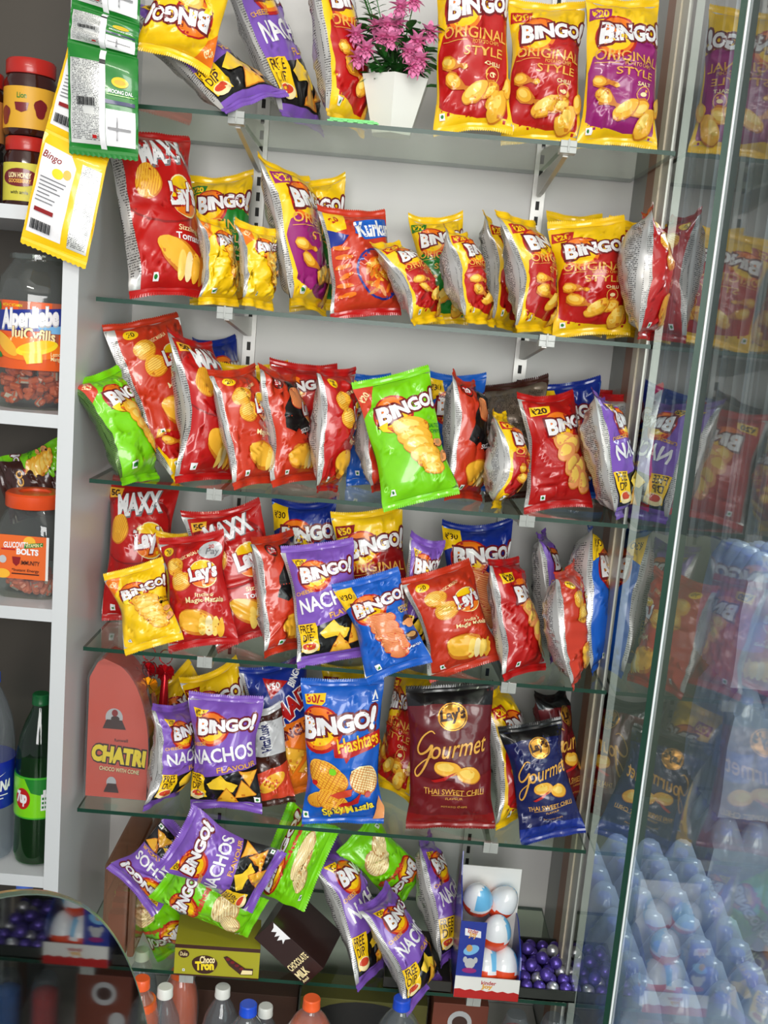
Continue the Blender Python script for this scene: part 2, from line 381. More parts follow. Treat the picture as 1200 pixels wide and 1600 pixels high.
def art_nachos():
    a = Art()
    a.poly([(0, .06), (1, .06), (1, .62), (.7, .56), (.3, .46), (0, .44)], 'black')
    a.poly([(.08, 1.40), (.30, 1.38), (.17, 1.22)], 'yellow'); a.text('\u20b920', .185, 1.345, .085, 'brown', 0, .03, width=.12)
    bingo(a, .54, 1.19, .74, 6)
    a.text('CHEESE', .17, .93, .07, 'gold', 8, .02, width=.26)
    a.text('NACHOS', .50, .80, .25, 'white', 9, .025, width=.84, ys=1.1)
    a.text('FLAVOUR', .70, .62, .1, 'gold', 10, .02, width=.5)
    a.poly([(.0, .50), (.27, .50), (.27, .12), (.02, .12)], 'yellow'); a.text('FREE', .13, .43, .12, 'brown', 0, .015, width=.2, ys=1.3); a.text('DIP', .13, .31, .12, 'brown', 0, .015, width=.16, ys=1.2)
    a.ell(.14, .17, .12, .075, 'cream'); a.ell(.14, .19, .09, .045, 'tomato')
    a.poly([(.3, .36), (.5, .52), (.56, .42), (.7, .36), (.62, .24), (.5, .3), (.36, .28)], 'cheese')
    tri(a, .85, .48, .16, 30); tri(a, .78, .26, .18, 100); tri(a, .55, .16, .17, 90)
    vegdot(a, .94, .12)
    return a
def art_bcrisp():
    a = Art()
    a.poly([(0, 1.5), (.26, 1.5), (.3, 1.28), (.16, 1.2), (0, 1.16)], 'yellow'); a.text('\u20b930', .14, 1.36, .12, 'brown', 0, .02, width=.2)
    bingo(a, .60, 1.12, .84, 6)
    for i, (x, y, r) in enumerate([(.50, .84, .21), (.52, .71, .2), (.55, .58, .2), (.58, .45, .19), (.60, .33, .17), (.6, .23, .13)]):
        chip(a, x, y, r, -14, .62, i, True, c='salmon', cl='salmon', cd='tomato')
    a.text('POTATO', .88, .92, .06, 'yellow', 0, .02, width=.2); a.text('CHIPS', .88, .85, .06, 'yellow', 0, .02, width=.17)
    a.ell(.87, .68, .07, .1, 'brown'); a.ell(.88, .64, .09, .07, 'salmon', 0, .1); a.ell(.84, .42, .1, .07, 'brown'); a.ell(.84, .44, .07, .04, 'tan')
    a.text('MASALA', .82, .24, .06, 'white', 8, .01, width=.24); vegdot(a, .26, .1)
    return a
def art_hashtags():
    a = Art()
    a.poly([(.05, 1.40), (.32, 1.43), (.31, 1.33), (.27, 1.29), (.06, 1.29)], 'yellow'); a.text('30/-', .185, 1.355, .125, 'red', 0, .03, width=.22)
    a.poly([(.84, 1.34), (.885, 1.45), (.93, 1.34), (.905, 1.34), (.885, 1.40), (.865, 1.34)], 'white'); a.rect(.84, 1.315, .93, 1.325, 'white')
    bingo(a, .46, 1.08, .90, 8)
    a.poly([(.40, .86), (.98, 1.0), (.99, .84), (.58, .72), (.54, .66), (.52, .72), (.42, .72)], 'red')
    a.text('Hashtags', .70, .86, .17, 'yellow', 9, .02, width=.50, ys=1.3)
    for cx, cy, r, rot, e in ((.32, .50, .26, -28, .62), (.76, .46, .19, -20, .85), (.22, .24, .14, 10, .6), (.40, .22, .2, -30, .6)):
        a.ell(cx, cy, r, r*e, 'chipd', rot, .02); a.ell(cx, cy + .01, r*.96, r*e*.95, 'cream' if r == .19 else 'chip', rot, .02)
        t = math.radians(rot)
        for d in (0, 1):
            ly = a.lay
            for k in range(-5, 6):
                qq = k * .17; h = math.sqrt(max(0, .88 - qq*qq))
                if d: p = [(-h, qq - .02), (h, qq - .02), (h, qq + .02), (-h, qq + .02)]
                else: p = [(qq - .02, -h), (qq + .02, -h), (qq + .02, h), (qq - .02, h)]
                a.poly([(cx + r*x*math.cos(t) - r*e*y*math.sin(t), cy + r*x*math.sin(t) + r*e*y*math.cos(t)) for x, y in p], 'chipd', layer=ly)
            a.lay = ly + 1
    a.poly([(.36, .30), (.44, .34), (.62, .38), (.60, .30), (.46, .26)], 'tomato'); a.ell(.4, .56, .04, .035, 'green'); a.ell(.18, .44, .035, .03, 'red'); a.ell(.78, .30, .04, .035, 'red')
    a.poly([(.45, .18), (.6, .24), (.7, .34), (.66, .22), (.5, .15)], 'red')
    a.text('Spicy', .40, .115, .1, 'navy', 10, .06, width=.25); a.text('Masala', .69, .165, .11, 'navy', 12, .06, width=.33); a.text('Spicy', .40, .115, .1, 'lemon', 10, .03, width=.24, ys=1.1); a.text('Masala', .69, .165, .11, 'lemon', 12, .03, width=.32, ys=1.1)
    a.poly([(.86, 0), (1, 0), (1, .12), (.92, .26), (.88, .18)], 'salmon'); vegdot(a, .06, .05)
    return a
def stroke(a, pts, w, m):
    p = np.array(pts, float)
    for _ in range(3):      # round the corners
        q = [p[0]]
        for u, v in zip(p, p[1:]): q += [u*.75 + v*.25, u*.25 + v*.75]
        q.append(p[-1]); p = np.array(q)
    ly = a.lay
    for i in range(0, len(p) - 1, 2):
        j = min(i+2, len(p)-1); d = p[j] - p[i]; n = np.array([-d[1], d[0]]) / max(1e-6, np.hypot(*d)); f = lambda k: w * (.35 + .65*math.sin(math.pi*(k+1)/(len(p)+1)))
        e = d * .12
        a.poly([p[i]-n*f(i)-e, p[j]-n*f(j)+e, p[j]+n*f(j)+e, p[i]+n*f(i)-e], m, layer=ly + (i//2) % 2)
    a.lay = ly + 2
def art_gourmet(base):
    a = Art()
    a.poly([(0, 1.5), (0, 1.34), (.3, 1.38), (.7, 1.36), (1, 1.32), (1, 1.5)], 'black')
    a.poly([(0, 0), (1, 0), (1, .12), (.6, .18), (0, .14)], 'dred' if base == 'wine' else 'dblue')
    if base == 'wine': a.poly([(0, .12), (1, .12), (1, .62), (.6, .52), (0, .58)], 'maroon')
    lays(a, .52, 1.24, .42, True)
    stroke(a, [(.34, 1.06), (.30, 1.10), (.20, 1.02), (.12, .88), (.16, .80), (.26, .86), (.32, .96), (.28, .80), (.20, .62), (.12, .54), (.08, .62), (.18, .72), (.30, .80)], .013, 'gold')
    a.text('ourmet', .60, .89, .26, 'gold', 6, .006, .45, width=.62, ys=1.1)
    chip(a, .46, .68, .14, -8, .62, 1); chip(a, .68, .60, .13, -20, .72, 3)
    a.poly([(.3, .54), (.42, .58), (.56, .64), (.44, .55), (.34, .52)], 'red')
    a.text('THAI SWEET CHILLI', .54, .41, .09, 'gold', -2, .008, width=.64)
    a.rect(.3, .37, .76, .375, 'gold'); a.text('FLAVOUR', .53, .335, .035, 'gold', 0, .0, width=.17); a.text('POTATO CHIPS', .53, .24, .03, 'gold', 0, .0, width=.26)
    return a
def art_kurkure():
    a = Art()
    a.poly([(0, 1.5), (.3, 1.5), (.28, 1.2), (.12, 1.16), (0, 1.22)], 'yellow'); a.text('20', .13, 1.36, .13, 'red', 20, .04)
    a.poly([(0, 1.22), (.12, 1.16), (.3, 1.1), (.2, .98), (0, .95)], 'dblue')
    a.poly([(.42, 1.34), (.95, 1.42), (1, 1.1), (.5, 1.02), (.38, 1.12)], 'blue'); a.text('Kurkure', .74, 1.22, .3, 'white', 6, .04, .1, width=.68, ys=1.2)
    a.ell(.66, .50, .30, .40, 'dblue', 20); a.ell(.66, .50, .27, .37, 'ored', 20)
    rnd = random.Random(4)
    for i in range(34):
        r = rnd.random() ** .5; t = rnd.random() * 6.28
        a.ell(.66 + .24*r*math.cos(t), .48 + .33*r*math.sin(t), .09, .028, rnd.choice(['orange', 'chipd', 'chip', 'salmon']), rnd.random()*180, .06, i, 12, layer=None if i % 6 == 0 else a.lay)
    for i in range(6): a.ell(.16 + .03*(i % 2), .92 - i*.14, .13, .035, 'orange', -14 + 12*i % 40, .05, i, 12)
    return a
def art_mad():
    a = Art()
    a.poly([(0, 0), (1, 0), (1, .86), (.5, .80), (0, .92)], 'orange')
    a.poly([(.28, 1.42), (.62, 1.30), (.34, 1.12)], 'red'); a.text('\u20b950', .41, 1.28, .11, 'white', 0, .03, width=.18)
    a.text('BINGO!', .75, 1.36, .14, 'white', 50, .04, width=.34)
    a.text('MAD', .62, 1.0, .3, 'white', 24, .10, width=.62); a.text('MAD', .62, 1.0, .3, 'red', 24, .05, width=.6)
    a.text('ANGLES', .6, .7, .16, 'maroon', 10, .05, width=.6); tri(a, .5, .4, .22, 10); tri(a, .7, .25, .2, 70)
    return a
def art_bred():
    a = Art()
    price(a, '\u20b920', .22, 1.30, .27, 'yellow', 'brown'); bingo(a, .66, 1.10, .8, 10)
    for i, (x, y, r) in enumerate([(.5, .84, .18), (.64, .80, .17), (.52, .70, .16), (.62, .52, .18), (.78, .48, .17), (.66, .36, .17), (.82, .28, .17)]): chip(a, x, y, r, 15*i, .75, i, c='salmon', cl='chipl', cd='chipd')
    vegdot(a, .2, .10); return a
def art_madred():
    a = Art(); bingo(a, .5, 1.2, .7, 10); a.text('Mad', .55, .8, .3, 'dred', 20, .06, width=.5); a.text('Angles', .6, .6, .2, 'dred', 20, .05, width=.5); tri(a, .5, .3, .2, 20); return a
def art_greenhash():
    a = Art(); bingo(a, .52, 1.14, .86, 4)
    a.text('Hashtags', .62, .86, .14, 'tomato', 4, .04, width=.56); chip(a, .6, .48, .27, 20, .8, 1, True, c='cream', cl='cream', cd='tan'); chip(a, .36, .3, .2, 50, .7, 1, True, c='cream', cl='cream', cd='tan')
    vegdot(a, .14, .1); return a
def art_choc():
    a = Art(); a.rect(.1, .3, .9, .5, 'brown'); a.text('CHOCO', .5, 1.0, .2, 'gold', 0, .03, width=.6); return a
def art_rusk():
    a = Art(); a.rect(0, .75, 1, 1.35, 'silver'); a.text('VitaRusk', .5, 1.05, .3, 'navy', 90, .03, width=.5); a.poly([(0, 0), (1, 0), (1, .6), (0, .45)], 'tomato'); a.ell(.5, .3, .35, .12, 'chip', 20); return a
#     kind: (art, base colour, back material, top seal, bottom seal)
KINDS = {
 'orig_red': (lambda: art_original('red', 'CHILLI'), 'yellow', 'foilback', 'yellow', 'yellow'),
 'orig_plum': (lambda: art_original('plum', 'SALT'), 'yellow', 'foilback', 'yellow', 'yellow'),
 'orig_green': (lambda: art_original('dgreen', 'CREAM', ), 'yellow', 'foilback', 'yellow', 'yellow'),
 'orig_50': (lambda: art_original('dred', 'CHILLI', '\u20b950'), 'yellow', 'foilback', 'yellow', 'yellow'),
 'plain_yellow': (lambda: art_plainchips('yellow'), 'yellow', 'foilback', 'yellow', 'yellow'),
 'plain_green': (lambda: art_plainchips('green', dark='dgreen'), 'green', 'foilback_green', 'green', 'green'),
 'green_hash': (art_greenhash, 'green', 'green', 'green', 'green'),
 'maxx': (lambda: art_lays('red', 'maxx'), 'red', 'foilback', 'red', 'red'),
 'lays': (lambda: art_lays('red'), 'red', 'foilback', 'red', 'red'),
 'lays_pay': (lambda: art_lays('red', 'pay'), 'red', 'foilback', 'red', 'red'),
 'lays_o': (lambda: art_lays('ored'), 'ored', 'foilback', 'ored', 'ored'),
 'sizzle': (lambda: art_lays('ored', 'sizzle'), 'ored', 'foilback', 'ored', 'ored'),
 'nachos': (art_nachos, 'purple', 'foilback', 'purple', 'purple'),
 'bcrisp': (art_bcrisp, 'blue', 'foilback', 'blue', 'blue'),
 'bcrisp_d': (art_bcrisp, 'dblue', 'foilback_blue', 'dblue', 'blue'),
 'hashtags': (art_hashtags, 'blue', 'foilback_blue', 'blue', 'blue'),
 'gourmet_r': (lambda: art_gourmet('wine'), 'wine', 'wine', 'black', 'dred'),
 'gourmet_b': (lambda: art_gourmet('navy'), 'navy', 'navy', 'black', 'dblue'),
 'kurkure': (art_kurkure, 'ored', 'foilback', 'ored', 'red'),
 'mad': (art_mad, 'dblue', 'foilback', 'dblue', 'orange'),
 'bred': (art_bred, 'red', 'foilback', 'red', 'red'),
 'madred': (art_madred, 'red', 'foilback', 'red', 'red'),
 'brown': (art_choc, 'brown', 'foilback_brown', 'brown', 'brown'),
 'rusk': (art_rusk, 'brown', 'brown', 'silver', 'brown'),
}
NU, NV = 22, 34
GX = [i / NU for i in range(NU + 1)]; GY = [A * i / NV for i in range(NV + 1)]
BAKED = {}
def baked(kind):
    if kind not in BAKED: BAKED[kind] = KINDS[kind][0]().bake(GX, GY)
    return BAKED[kind]

# ------------------------------------------------------------------ the pillow bag surface
class Pillow:
    def __init__(s, w, h, t, seed, ear=None, crumple=1.0):
        r = np.random.RandomState(seed); s.W, s.H, s.T = w/2, h/2, t/2; s.r = r
        s.ear = (ear if ear is not None else r.uniform(.03, .13)); s.ear2 = r.uniform(.01, .08)
        s.sl = r.uniform(-.035, .035); s.tw = r.uniform(-.12, .12); s.bend = r.uniform(-.012, .012)
        s.cr = {}
        for side in (0, 1):
            L = []
            for _ in range(18):
                L.append((r.uniform(-.9, .9), r.uniform(-.95, .95), r.uniform(0, math.pi), r.uniform(.02, .065), r.uniform(.25, .8), r.choice([-1, 1]) * r.uniform(.0014, .0046) * crumple))
            for sg in (-1, 1):      # pleats running in from each seal
                for _ in range(6):
                    x = r.uniform(-.8, .8); L.append((x, sg * .85, math.pi/2 + r.uniform(-.5, .5), r.uniform(.03, .07), r.uniform(.2, .45), -r.uniform(.0015, .005) * crumple))
            s.cr[side] = (L, r.uniform(0, 6, 8), r.uniform(1.2, 3.2, 8))
    def F(s, u, v, side):
        W, H, T = s.W, s.H, s.T
        av = np.abs(v)
        b = T * np.clip(1 - av ** 2.3, 0, 1) ** 0.62
        b = b * (1 + .12*np.sin(v*3 + s.cr[0][1][0]))
        a = np.sqrt(np.maximum(W*W - 1.35*b*b, (.5*W)**2))
        k = np.clip(b / np.maximum(a, 1e-6), 0, 1)
        x = a * ((1-k)*u + k*np.sin(u*np.pi/2))
        cs = np.cos(u*np.pi/2)
        y = -b * np.abs(cs) ** .85
        L, ph, fq = s.cr[side]
        d = np.zeros_like(u)
        for (px, pv, ang, wd, ln, am) in L:
            dx = (u - px); dv = (v - pv) * 1.5
            al = dx*math.cos(ang) + dv*math.sin(ang); ac = -dx*math.sin(ang) + dv*math.cos(ang)
            d += am * np.exp(-np.abs(ac)/wd) * np.exp(-(al/ln)**2)
        d += .0022 * np.sin(fq[0]*2*u + fq[1]*2*v + ph[0]) + .0014*np.sin(fq[2]*4*u - fq[3]*3*v + ph[1]) + .0009*np.sin(fq[4]*7*v + fq[5]*2*u + ph[2])
        win = np.clip((1-u*u)*2.2, 0, 1) * np.clip((1-av)*6, 0, 1)
        y = y + d * win
        y = y + .0015 * np.sin(9*u + ph[3]) * np.clip((av - .8)*5, 0, 1) * (1 if side == 0 else -1)
        if side == 1: y = -y
        z = H * (v + 1)
        ea = np.where(v > 0, s.ear, s.ear2)
        z = z - np.sign(v) * ea * H * (1 - u*u) * av**5
        z = z + s.sl * H * 2 * u * np.clip(v, 0, 1)**3
        x = x * (1 + .012*np.sin(8*v + ph[4]))
        an = s.tw * v * 1.4
        x, y = x*np.cos(an) - y*np.sin(an), x*np.sin(an) + y*np.cos(an)
        y = y + s.bend * v*v*1.5
        return np.stack([x, y, z], -1)
    def N(s, u, v, side):
        e = 6e-3
        uc = np.clip(u, -.985, .985); vc = np.clip(v, -.985, .985)
        du = s.F(uc+e, vc, side) - s.F(uc-e, vc, side); dv = s.F(uc, vc+e, side) - s.F(uc, vc-e, side)
        n = np.cross(du, dv)
        if side == 1: n = -n
        return n / np.maximum(np.linalg.norm(n, axis=-1, keepdims=True), 1e-9)
def bag_meshes(name, kind, w, h, t, seed, ear=None, crumple=1.0, dl_=0.0):
    # dl_: how far the printed back wraps round onto the front (left side if positive)
    pl = Pillow(w, h, t, seed, ear, crumple)
    S_ = lambda q: (q*(1-abs(dl_)/2) + dl_/2)
    uu, vv = np.meshgrid(np.linspace(-1, 1, NU+1), np.linspace(-1, 1, NV+1))
    u, v = uu.ravel(), vv.ravel(); n1 = len(u)
    Vs = [pl.F(S_(u), v, 0), pl.F(u, v, 1)]; Ns = [pl.N(S_(u), v, 0), pl.N(u, v, 1)]
    UV = [np.c_[(u+1)/2, (v+1)/2], np.c_[(1-u)/2, (v+1)/2]]
    faces, mi, names = [], [], []
    _, base, back, tops, bots = KINDS[kind]
    def mid(m):
        if m not in names: names.append(m)
        return names.index(m)
    bi, ki = mid(base), mid(back)
    W1 = NU + 1
    for j in range(NV):
        for i in range(NU):
            q = j*W1 + i; faces.append((q, q+1, q+1+W1, q+W1)); mi.append(bi)
    for j in range(NV):
        for i in range(NU):
            q = n1 + j*W1 + i; faces.append((q, q+W1, q+1+W1, q+1)); mi.append(ki)
    dv, df, dm, dl = baked(kind)
    if len(dv):
        du_, dv_ = dv[:, 0]*2 - 1, dv[:, 1]/A*2 - 1
        nn = pl.N(S_(du_), dv_, 0)
        # the surface is sampled the same way the coarse grid is
        gu = (du_+1)/2*NU; gv = (dv_+1)/2*NV; iu = np.clip(np.floor(gu).astype(int), 0, NU-1); iv = np.clip(np.floor(gv).astype(int), 0, NV-1)
        fu, fv = (gu-iu)[:, None], (gv-iv)[:, None]; G = Vs[0].reshape(NV+1, NU+1, 3)
        pos = G[iv, iu]*(1-fu)*(1-fv) + G[iv, iu+1]*fu*(1-fv) + G[iv+1, iu]*(1-fu)*fv + G[iv+1, iu+1]*fu*fv
        rank = np.argsort(np.argsort(np.unique(dl)))
        lay = np.searchsorted(np.unique(dl), dl)
        Vs.append(pos + nn * (.0006 + .00011*lay)[:, None]); Ns.append(nn); UV.append(np.c_[(du_+1)/2, (dv_+1)/2])
        for f, m in zip(df, dm): faces.append(tuple(i + 2*n1 for i in f)); mi.append(mid(m))
    if dl_:
        K = 5; n0 = sum(len(q) for q in Vs); tt, v2 = np.meshgrid(np.linspace(0, 1, K+1), np.linspace(-1, 1, NV+1)); tt, v2 = tt.ravel(), v2.ravel()
        u2 = (-1 + tt*dl_) if dl_ > 0 else (1 + dl_ + tt*(-dl_))
        Vs.append(pl.F(u2, v2, 0)); Ns.append(pl.N(u2, v2, 0)); UV.append(np.c_[(.70 + .2*tt) if dl_ > 0 else .1+.2*tt, (v2+1)/2])
        for j in range(NV):
            for i in range(K):
                q = n0 + j*(K+1) + i; faces.append((q, q+1, q+2+K, q+1+K)); mi.append(ki)
    V = np.vstack(Vs); Nn = np.vstack(Ns); U = np.vstack(UV)
    me = bpy.data.meshes.new(name); me.from_pydata(V.tolist(), [], faces)
    for m in names: me.materials.append(getmat(m))
    me.polygons.foreach_set('material_index', mi)
    me.polygons.foreach_set('use_smooth', [True]*len(faces))
    ul = me.uv_layers.new(name='UVMap'); vi = np.zeros(len(me.loops), dtype=np.int32); me.loops.foreach_get('vertex_index', vi)
    ul.data.foreach_set('uv', U[vi].ravel())
    me.update(); me.normals_split_custom_set_from_vertices(Nn.tolist())
    seals = []
    for sg, nm, c in ((1, 'top_seal', tops), (-1, 'bottom_seal', bots)):
        n = 36; us = np.linspace(-1, 1, n*2+1); e = pl.F(us, np.full_like(us, float(sg)), 0); sh = .011
        rows = []
        for k in range(4):
            p = e.copy(); p[:, 2] += sg * sh * k/3 * (1.0 if k < 3 else 1 + .0); p[:, 1] += (.0006 if k % 2 else -.0006)
            if k == 3: p[:, 2] += sg * .0022 * (np.arange(len(us)) % 2)
            p[:, 1] += sg * .002 * np.sin(us*5 + seed) * k/3
            rows.append(p)
        vs = []; fs = []
        for off in (-.0004, .0004):
            for p in rows: q = p.copy(); q[:, 1] += off; vs.append(q)
        m_ = len(us); tot = np.vstack(vs)
        for layer in (0, 1):
            for k in range(3):
                for i in range(m_-1):
                    a_ = layer*4*m_ + k*m_ + i; f = (a_, a_+1, a_+1+m_, a_+m_)
                    fs.append(f if (layer == 0) == (sg == 1) else f[::-1])
        ms = bpy.data.meshes.new(nm); ms.from_pydata(tot.tolist(), [], fs); ms.materials.append(getmat(c)); ms.update(); seals.append((nm, ms))
    return me, seals
SH = {1: 1.8024, 2: 1.4978, 3: 1.1968, 4: 0.9021, 5: 0.6023, 6: 0.2986}      # shelf top heights
BAGN = [0]; ALLBAGS = []
def bag(kind, top, bot, w, yb, yt, yaw, t, shelf, label, name='chips_bag', free=False, ear=None, group=True, crumple=1.0):
    BAGN[0] += 1
    zt = SH[shelf] + .0045 + .012
    if free: B = P(bot[0], bot[1], yb)
    else:
        B = P(bot[0], bot[1], yb); B[2] = zt
        if yb < 0.0:
            B = P(bot[0], bot[1], yb)
    T_ = P(top[0], top[1], yt)
    up = Vector(T_ - B); h = up.length; up.normalize()
    f = Vector((0, -1, 0)); f = (f - up * f.dot(up)).normalized()
    dl_ = 0.0; turned = 28 < yaw < 80
    if turned: dl_ = .14; yaw = min(yaw + 22, 74); t = t * 1.22
    elif 25 < yaw < 28: dl_ = .26; yaw = 40
    elif yaw > 12: dl_ = .12
    elif yaw < -20: dl_ = -.2
    if kind in ('gourmet_r', 'gourmet_b', 'green_hash') or yaw > 80: dl_ = 0.0
    f = Matrix.Rotation(math.radians(yaw), 3, up) @ f
    y = -f; x = y.cross(up)
    me, seals = bag_meshes(name, kind, w, h, t*1.12, BAGN[0]*13 + 5, ear, crumple, dl_)
    o = link(name, me)
    m = Matrix.Identity(4)
    for i in range(3): m[i][0] = x[i]; m[i][1] = y[i]; m[i][2] = up[i]; m[i][3] = B[i]
    o.matrix_world = m
    for nm, ms in seals: link(nm, ms, o)
    cat = {'nachos_bag': 'bag of nachos', 'puffs_bag': 'bag of corn puffs'}.get(name, 'bag of chips')
    setp(o, label, cat, ('snack bags on shelf row %d' % shelf) if group else None)
    ALLBAGS.append((o, shelf, free))
    return o

# ------------------------------------------------------------------ the room shell
R = 0.9339; D = 0.3244
wallm = mat('painted_laminate', rough=.38, color=(206, 204, 202), noise=.03, nscale=3)
whitem = mat('white_laminate', rough=.3, color=(208, 210, 212), noise=.02, nscale=4)
boxobj('wall_back', (-.005, R+.02, D, D+.03, 0, 2.6), wallm, kind='structure')
boxobj('wall_left', (-.030, -.004, -.035, D, 0, 2.6), whitem, kind='structure')
boxobj('wall_right', (R-.001, R+.012, .20, D, 0, 2.6), mat('grey_panel', rough=.4, color=(150, 152, 150)), kind='structure')
boxobj('trim_1', (R-.004, R+.022, .135, .20, 0, 2.6), mat('wood_strip', rough=.45, color=(150, 104, 80), noise=.2, nscale=15), kind='structure')
boxobj('trim_2', (R-.006, R+.022, .10, .135, 0, 2.6), mat('cream_strip', rough=.3, color=(202, 192, 170)), kind='structure')
boxobj('trim_3', (R-.003, R+.022, .055, .10, 0, 2.6), mat('aluminium_strip', rough=.3, color=(176, 176, 168), metal=.2), kind='structure')
boxobj('floor', (-2.5, 4.5, -4, 3.2, -.05, 0), mat('grey_floor_tile', rough=.35, color=(86, 94, 90), noise=.15, nscale=5), kind='structure')
boxobj('wall_outer', (R+.022, 4.5, 1.6, 1.66, 0, 3), mat('outer_wall_paint', rough=.6, color=(112, 116, 102), noise=.1, nscale=2), kind='structure')
boxobj('ceiling', (-2.5, 4.5, -4, 3.2, 2.95, 3.0), mat('ceiling_paint', rough=.7, color=(220, 218, 212)), kind='structure')
boxobj('wall_top', (-.005, R, 0.0, D, 2.35, 2.38), whitem, kind='structure')

# ------------------------------------------------------------------ glass shelves with clips and brackets
shelf_glass = sheer('clear_shelf_glass', (240, 247, 238), ior=1.6, rough=.05)
edge_glass = mat('green_glass_edge', rough=.3, color=(18, 58, 44))
steel = mat('bracket_steel', rough=.35, metal=.5, color=(196, 194, 190))
clipm = mat('clear_plastic_clip', rough=.25, color=(164, 166, 162), coat=.3)
XA, XB = 0.2269, 0.7548
names = {1: 'topmost glass shelf under the flower pot', 2: 'glass shelf second from the top', 3: 'glass shelf third from the top', 4: 'glass shelf fourth from the top', 5: 'glass shelf under the large blue and wine bags', 6: 'lowest glass shelf, under the boxes and tumbled bags'}
for k, z in SH.items():
    o = bmesh.new(); x0 = .015 if k not in (1,) else .005
    fs = box(o, x0, R-.008, 0, D-.004, z-.007, z)
    o.faces.ensure_lookup_table()
    for f in fs[2:]: f.material_index = 1
    s = bmobj('glass_shelf', o, [shelf_glass, edge_glass]); setp(s, names[k], 'shelf', 'glass shelves')
    for X, side in ((XA, 'left'), (XB, 'right')):
        rt = empty('shelf_bracket', (X, D, z-.01), '%s bracket and clip under the %s' % (side, names[k]), 'bracket', 'shelf brackets')
        b = bmesh.new()
        pr = [(-.005, -.002), (-.005, -.038), (-.05, -.038), (-D+.02, -.010), (-D+.02, -.002)]
        for sx in (-.004, .004): pass
        vs = [[b.verts.new((sx, y, zz)) for y, zz in pr] for sx in (-.004, .004)]
        b.faces.new(vs[0][::-1]); b.faces.new(vs[1])
        for i in range(len(pr)): b.faces.new((vs[0][i], vs[0][(i+1) % 5], vs[1][(i+1) % 5], vs[1][i]))
        bmobj('arm', b, steel, rt)
        b = bmesh.new(); box(b, -.013, .013, -D-.006, -D+.016, -.008, .0015); box(b, -.013, .013, -D-.007, -D-.0015, .0015, .0115); box(b, -.0015, .0015, -D-.008, -D-.006, -.006, .0135)
        bmobj('clip', b, clipm, rt, bevel=.0006)
for X, side in ((XA, 'left'), (XB, 'right')):
    st = empty('slotted_upright', (X, D, 0), 'slotted steel wall upright on the %s behind the shelf brackets' % side, 'upright', 'wall uprights')
    b = bmesh.new(); box(b, -.012, .012, -.010, -.0, 0.02, 2.3); bmobj('channel', b, mat('upright_white', rough=.35, color=(208, 206, 202), metal=.2), st)
    b = bmesh.new(); z = .05
    while z < 2.28:
        box(b, -.0035, .0035, -.0108, -.0095, z, z+.016); z += .028
    bmobj('slot', b, mat('slot_dark', rough=.6, color=(34, 32, 30)), st)

# ------------------------------------------------------------------ glass side panes
pane = sheer('mirroring_pane_glass', (232, 238, 236), ior=2.8, rough=.015, minf=.30)
pane2 = sheer('hazy_pane_glass', (236, 240, 236), ior=1.5, rough=.03, haze=.05, hazecol=(200, 205, 200))
g1 = boxobj('window_1', (R, R+.009, -.222, .055, .02, 2.6), [pane, edge_glass], kind='structure')
for p in g1.data.polygons:
    if abs(p.normal.y) > .5 or abs(p.normal.z) > .5: p.material_index = 1
g2 = boxobj('window_2', (R+.013, R+.019, -1.75, -.205, .02, 2.6), [pane2, edge_glass], kind='structure')
for p in g2.data.polygons:
    if abs(p.normal.y) > .5 or abs(p.normal.z) > .5: p.material_index = 1
boxobj('trim_4', (R+.0095, R+.0125, -.2235, -.2165, .02, 2.6), mat('white_edge_strip', rough=.25, color=(236, 240, 242)), kind='structure')  # thin white strip along the green pane edge

# ------------------------------------------------------------------ left cabinet
cabz = [1.6196-.012, 1.2929-.012, .9635-.012, .4738-.012]
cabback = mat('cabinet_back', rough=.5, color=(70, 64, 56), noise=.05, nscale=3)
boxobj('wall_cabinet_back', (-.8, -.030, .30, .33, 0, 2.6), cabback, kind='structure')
boxobj('wall_cabinet_left', (-.83, -.8, -.035, .33, 0, 2.6), whitem, kind='structure')
for i, z in enumerate(cabz):
    boxobj('cabinet_shelf', (-.8, -.0305, -.033, .30, z, z+.022), whitem, label='white cabinet shelf %s' % ['under the red-lidded honey jars', 'under the tall clear candy jar', 'under the orange-lidded jar', 'under the green and blue drink bottles'][i], cat='shelf')

# ------------------------------------------------------------------ bags, row by row: kind, top px, bottom px, width, depth at base, depth at top, yaw, thickness
# row 1
bag('plain_yellow', (272, 84), (336, -112), .118, -.02, -.04, -10, .05, 1, 'yellow chips bag hanging upside down above the top shelf at left', free=True)
bag('nachos', (236, 25), (392, 170), .15, .03, .10, 36, .06, 1, 'purple and black nachos bag leaning far left behind the upside-down yellow bag', 'nachos_bag')
bag('nachos', (378, -45), (470, 178), .14, .12, .20, 42, .055, 1, 'purple nachos bag with yellow free-dip panel leaning beside the first red bag', 'nachos_bag')
bag('orig_red', (515, -50), (542, 183), .13, .07, .12, 38, .055, 1, 'red and yellow chips bag on the top shelf left of the flower pot')
bag('orig_red', (738, -45), (738, 205), .128, .06, .09, 2, .05, 1, 'red and yellow chips bag on the top shelf right beside the flower pot')
bag('orig_red', (856, 4), (846, 211), .13, .06, .09, -2, .05, 1, 'red and yellow chips bag between another red one and the plum one, top shelf')
bag('orig_plum', (975, 4), (966, 222), .132, .055, .08, 8, .05, 1, 'plum and yellow salt chips bag at the right end of the top shelf')
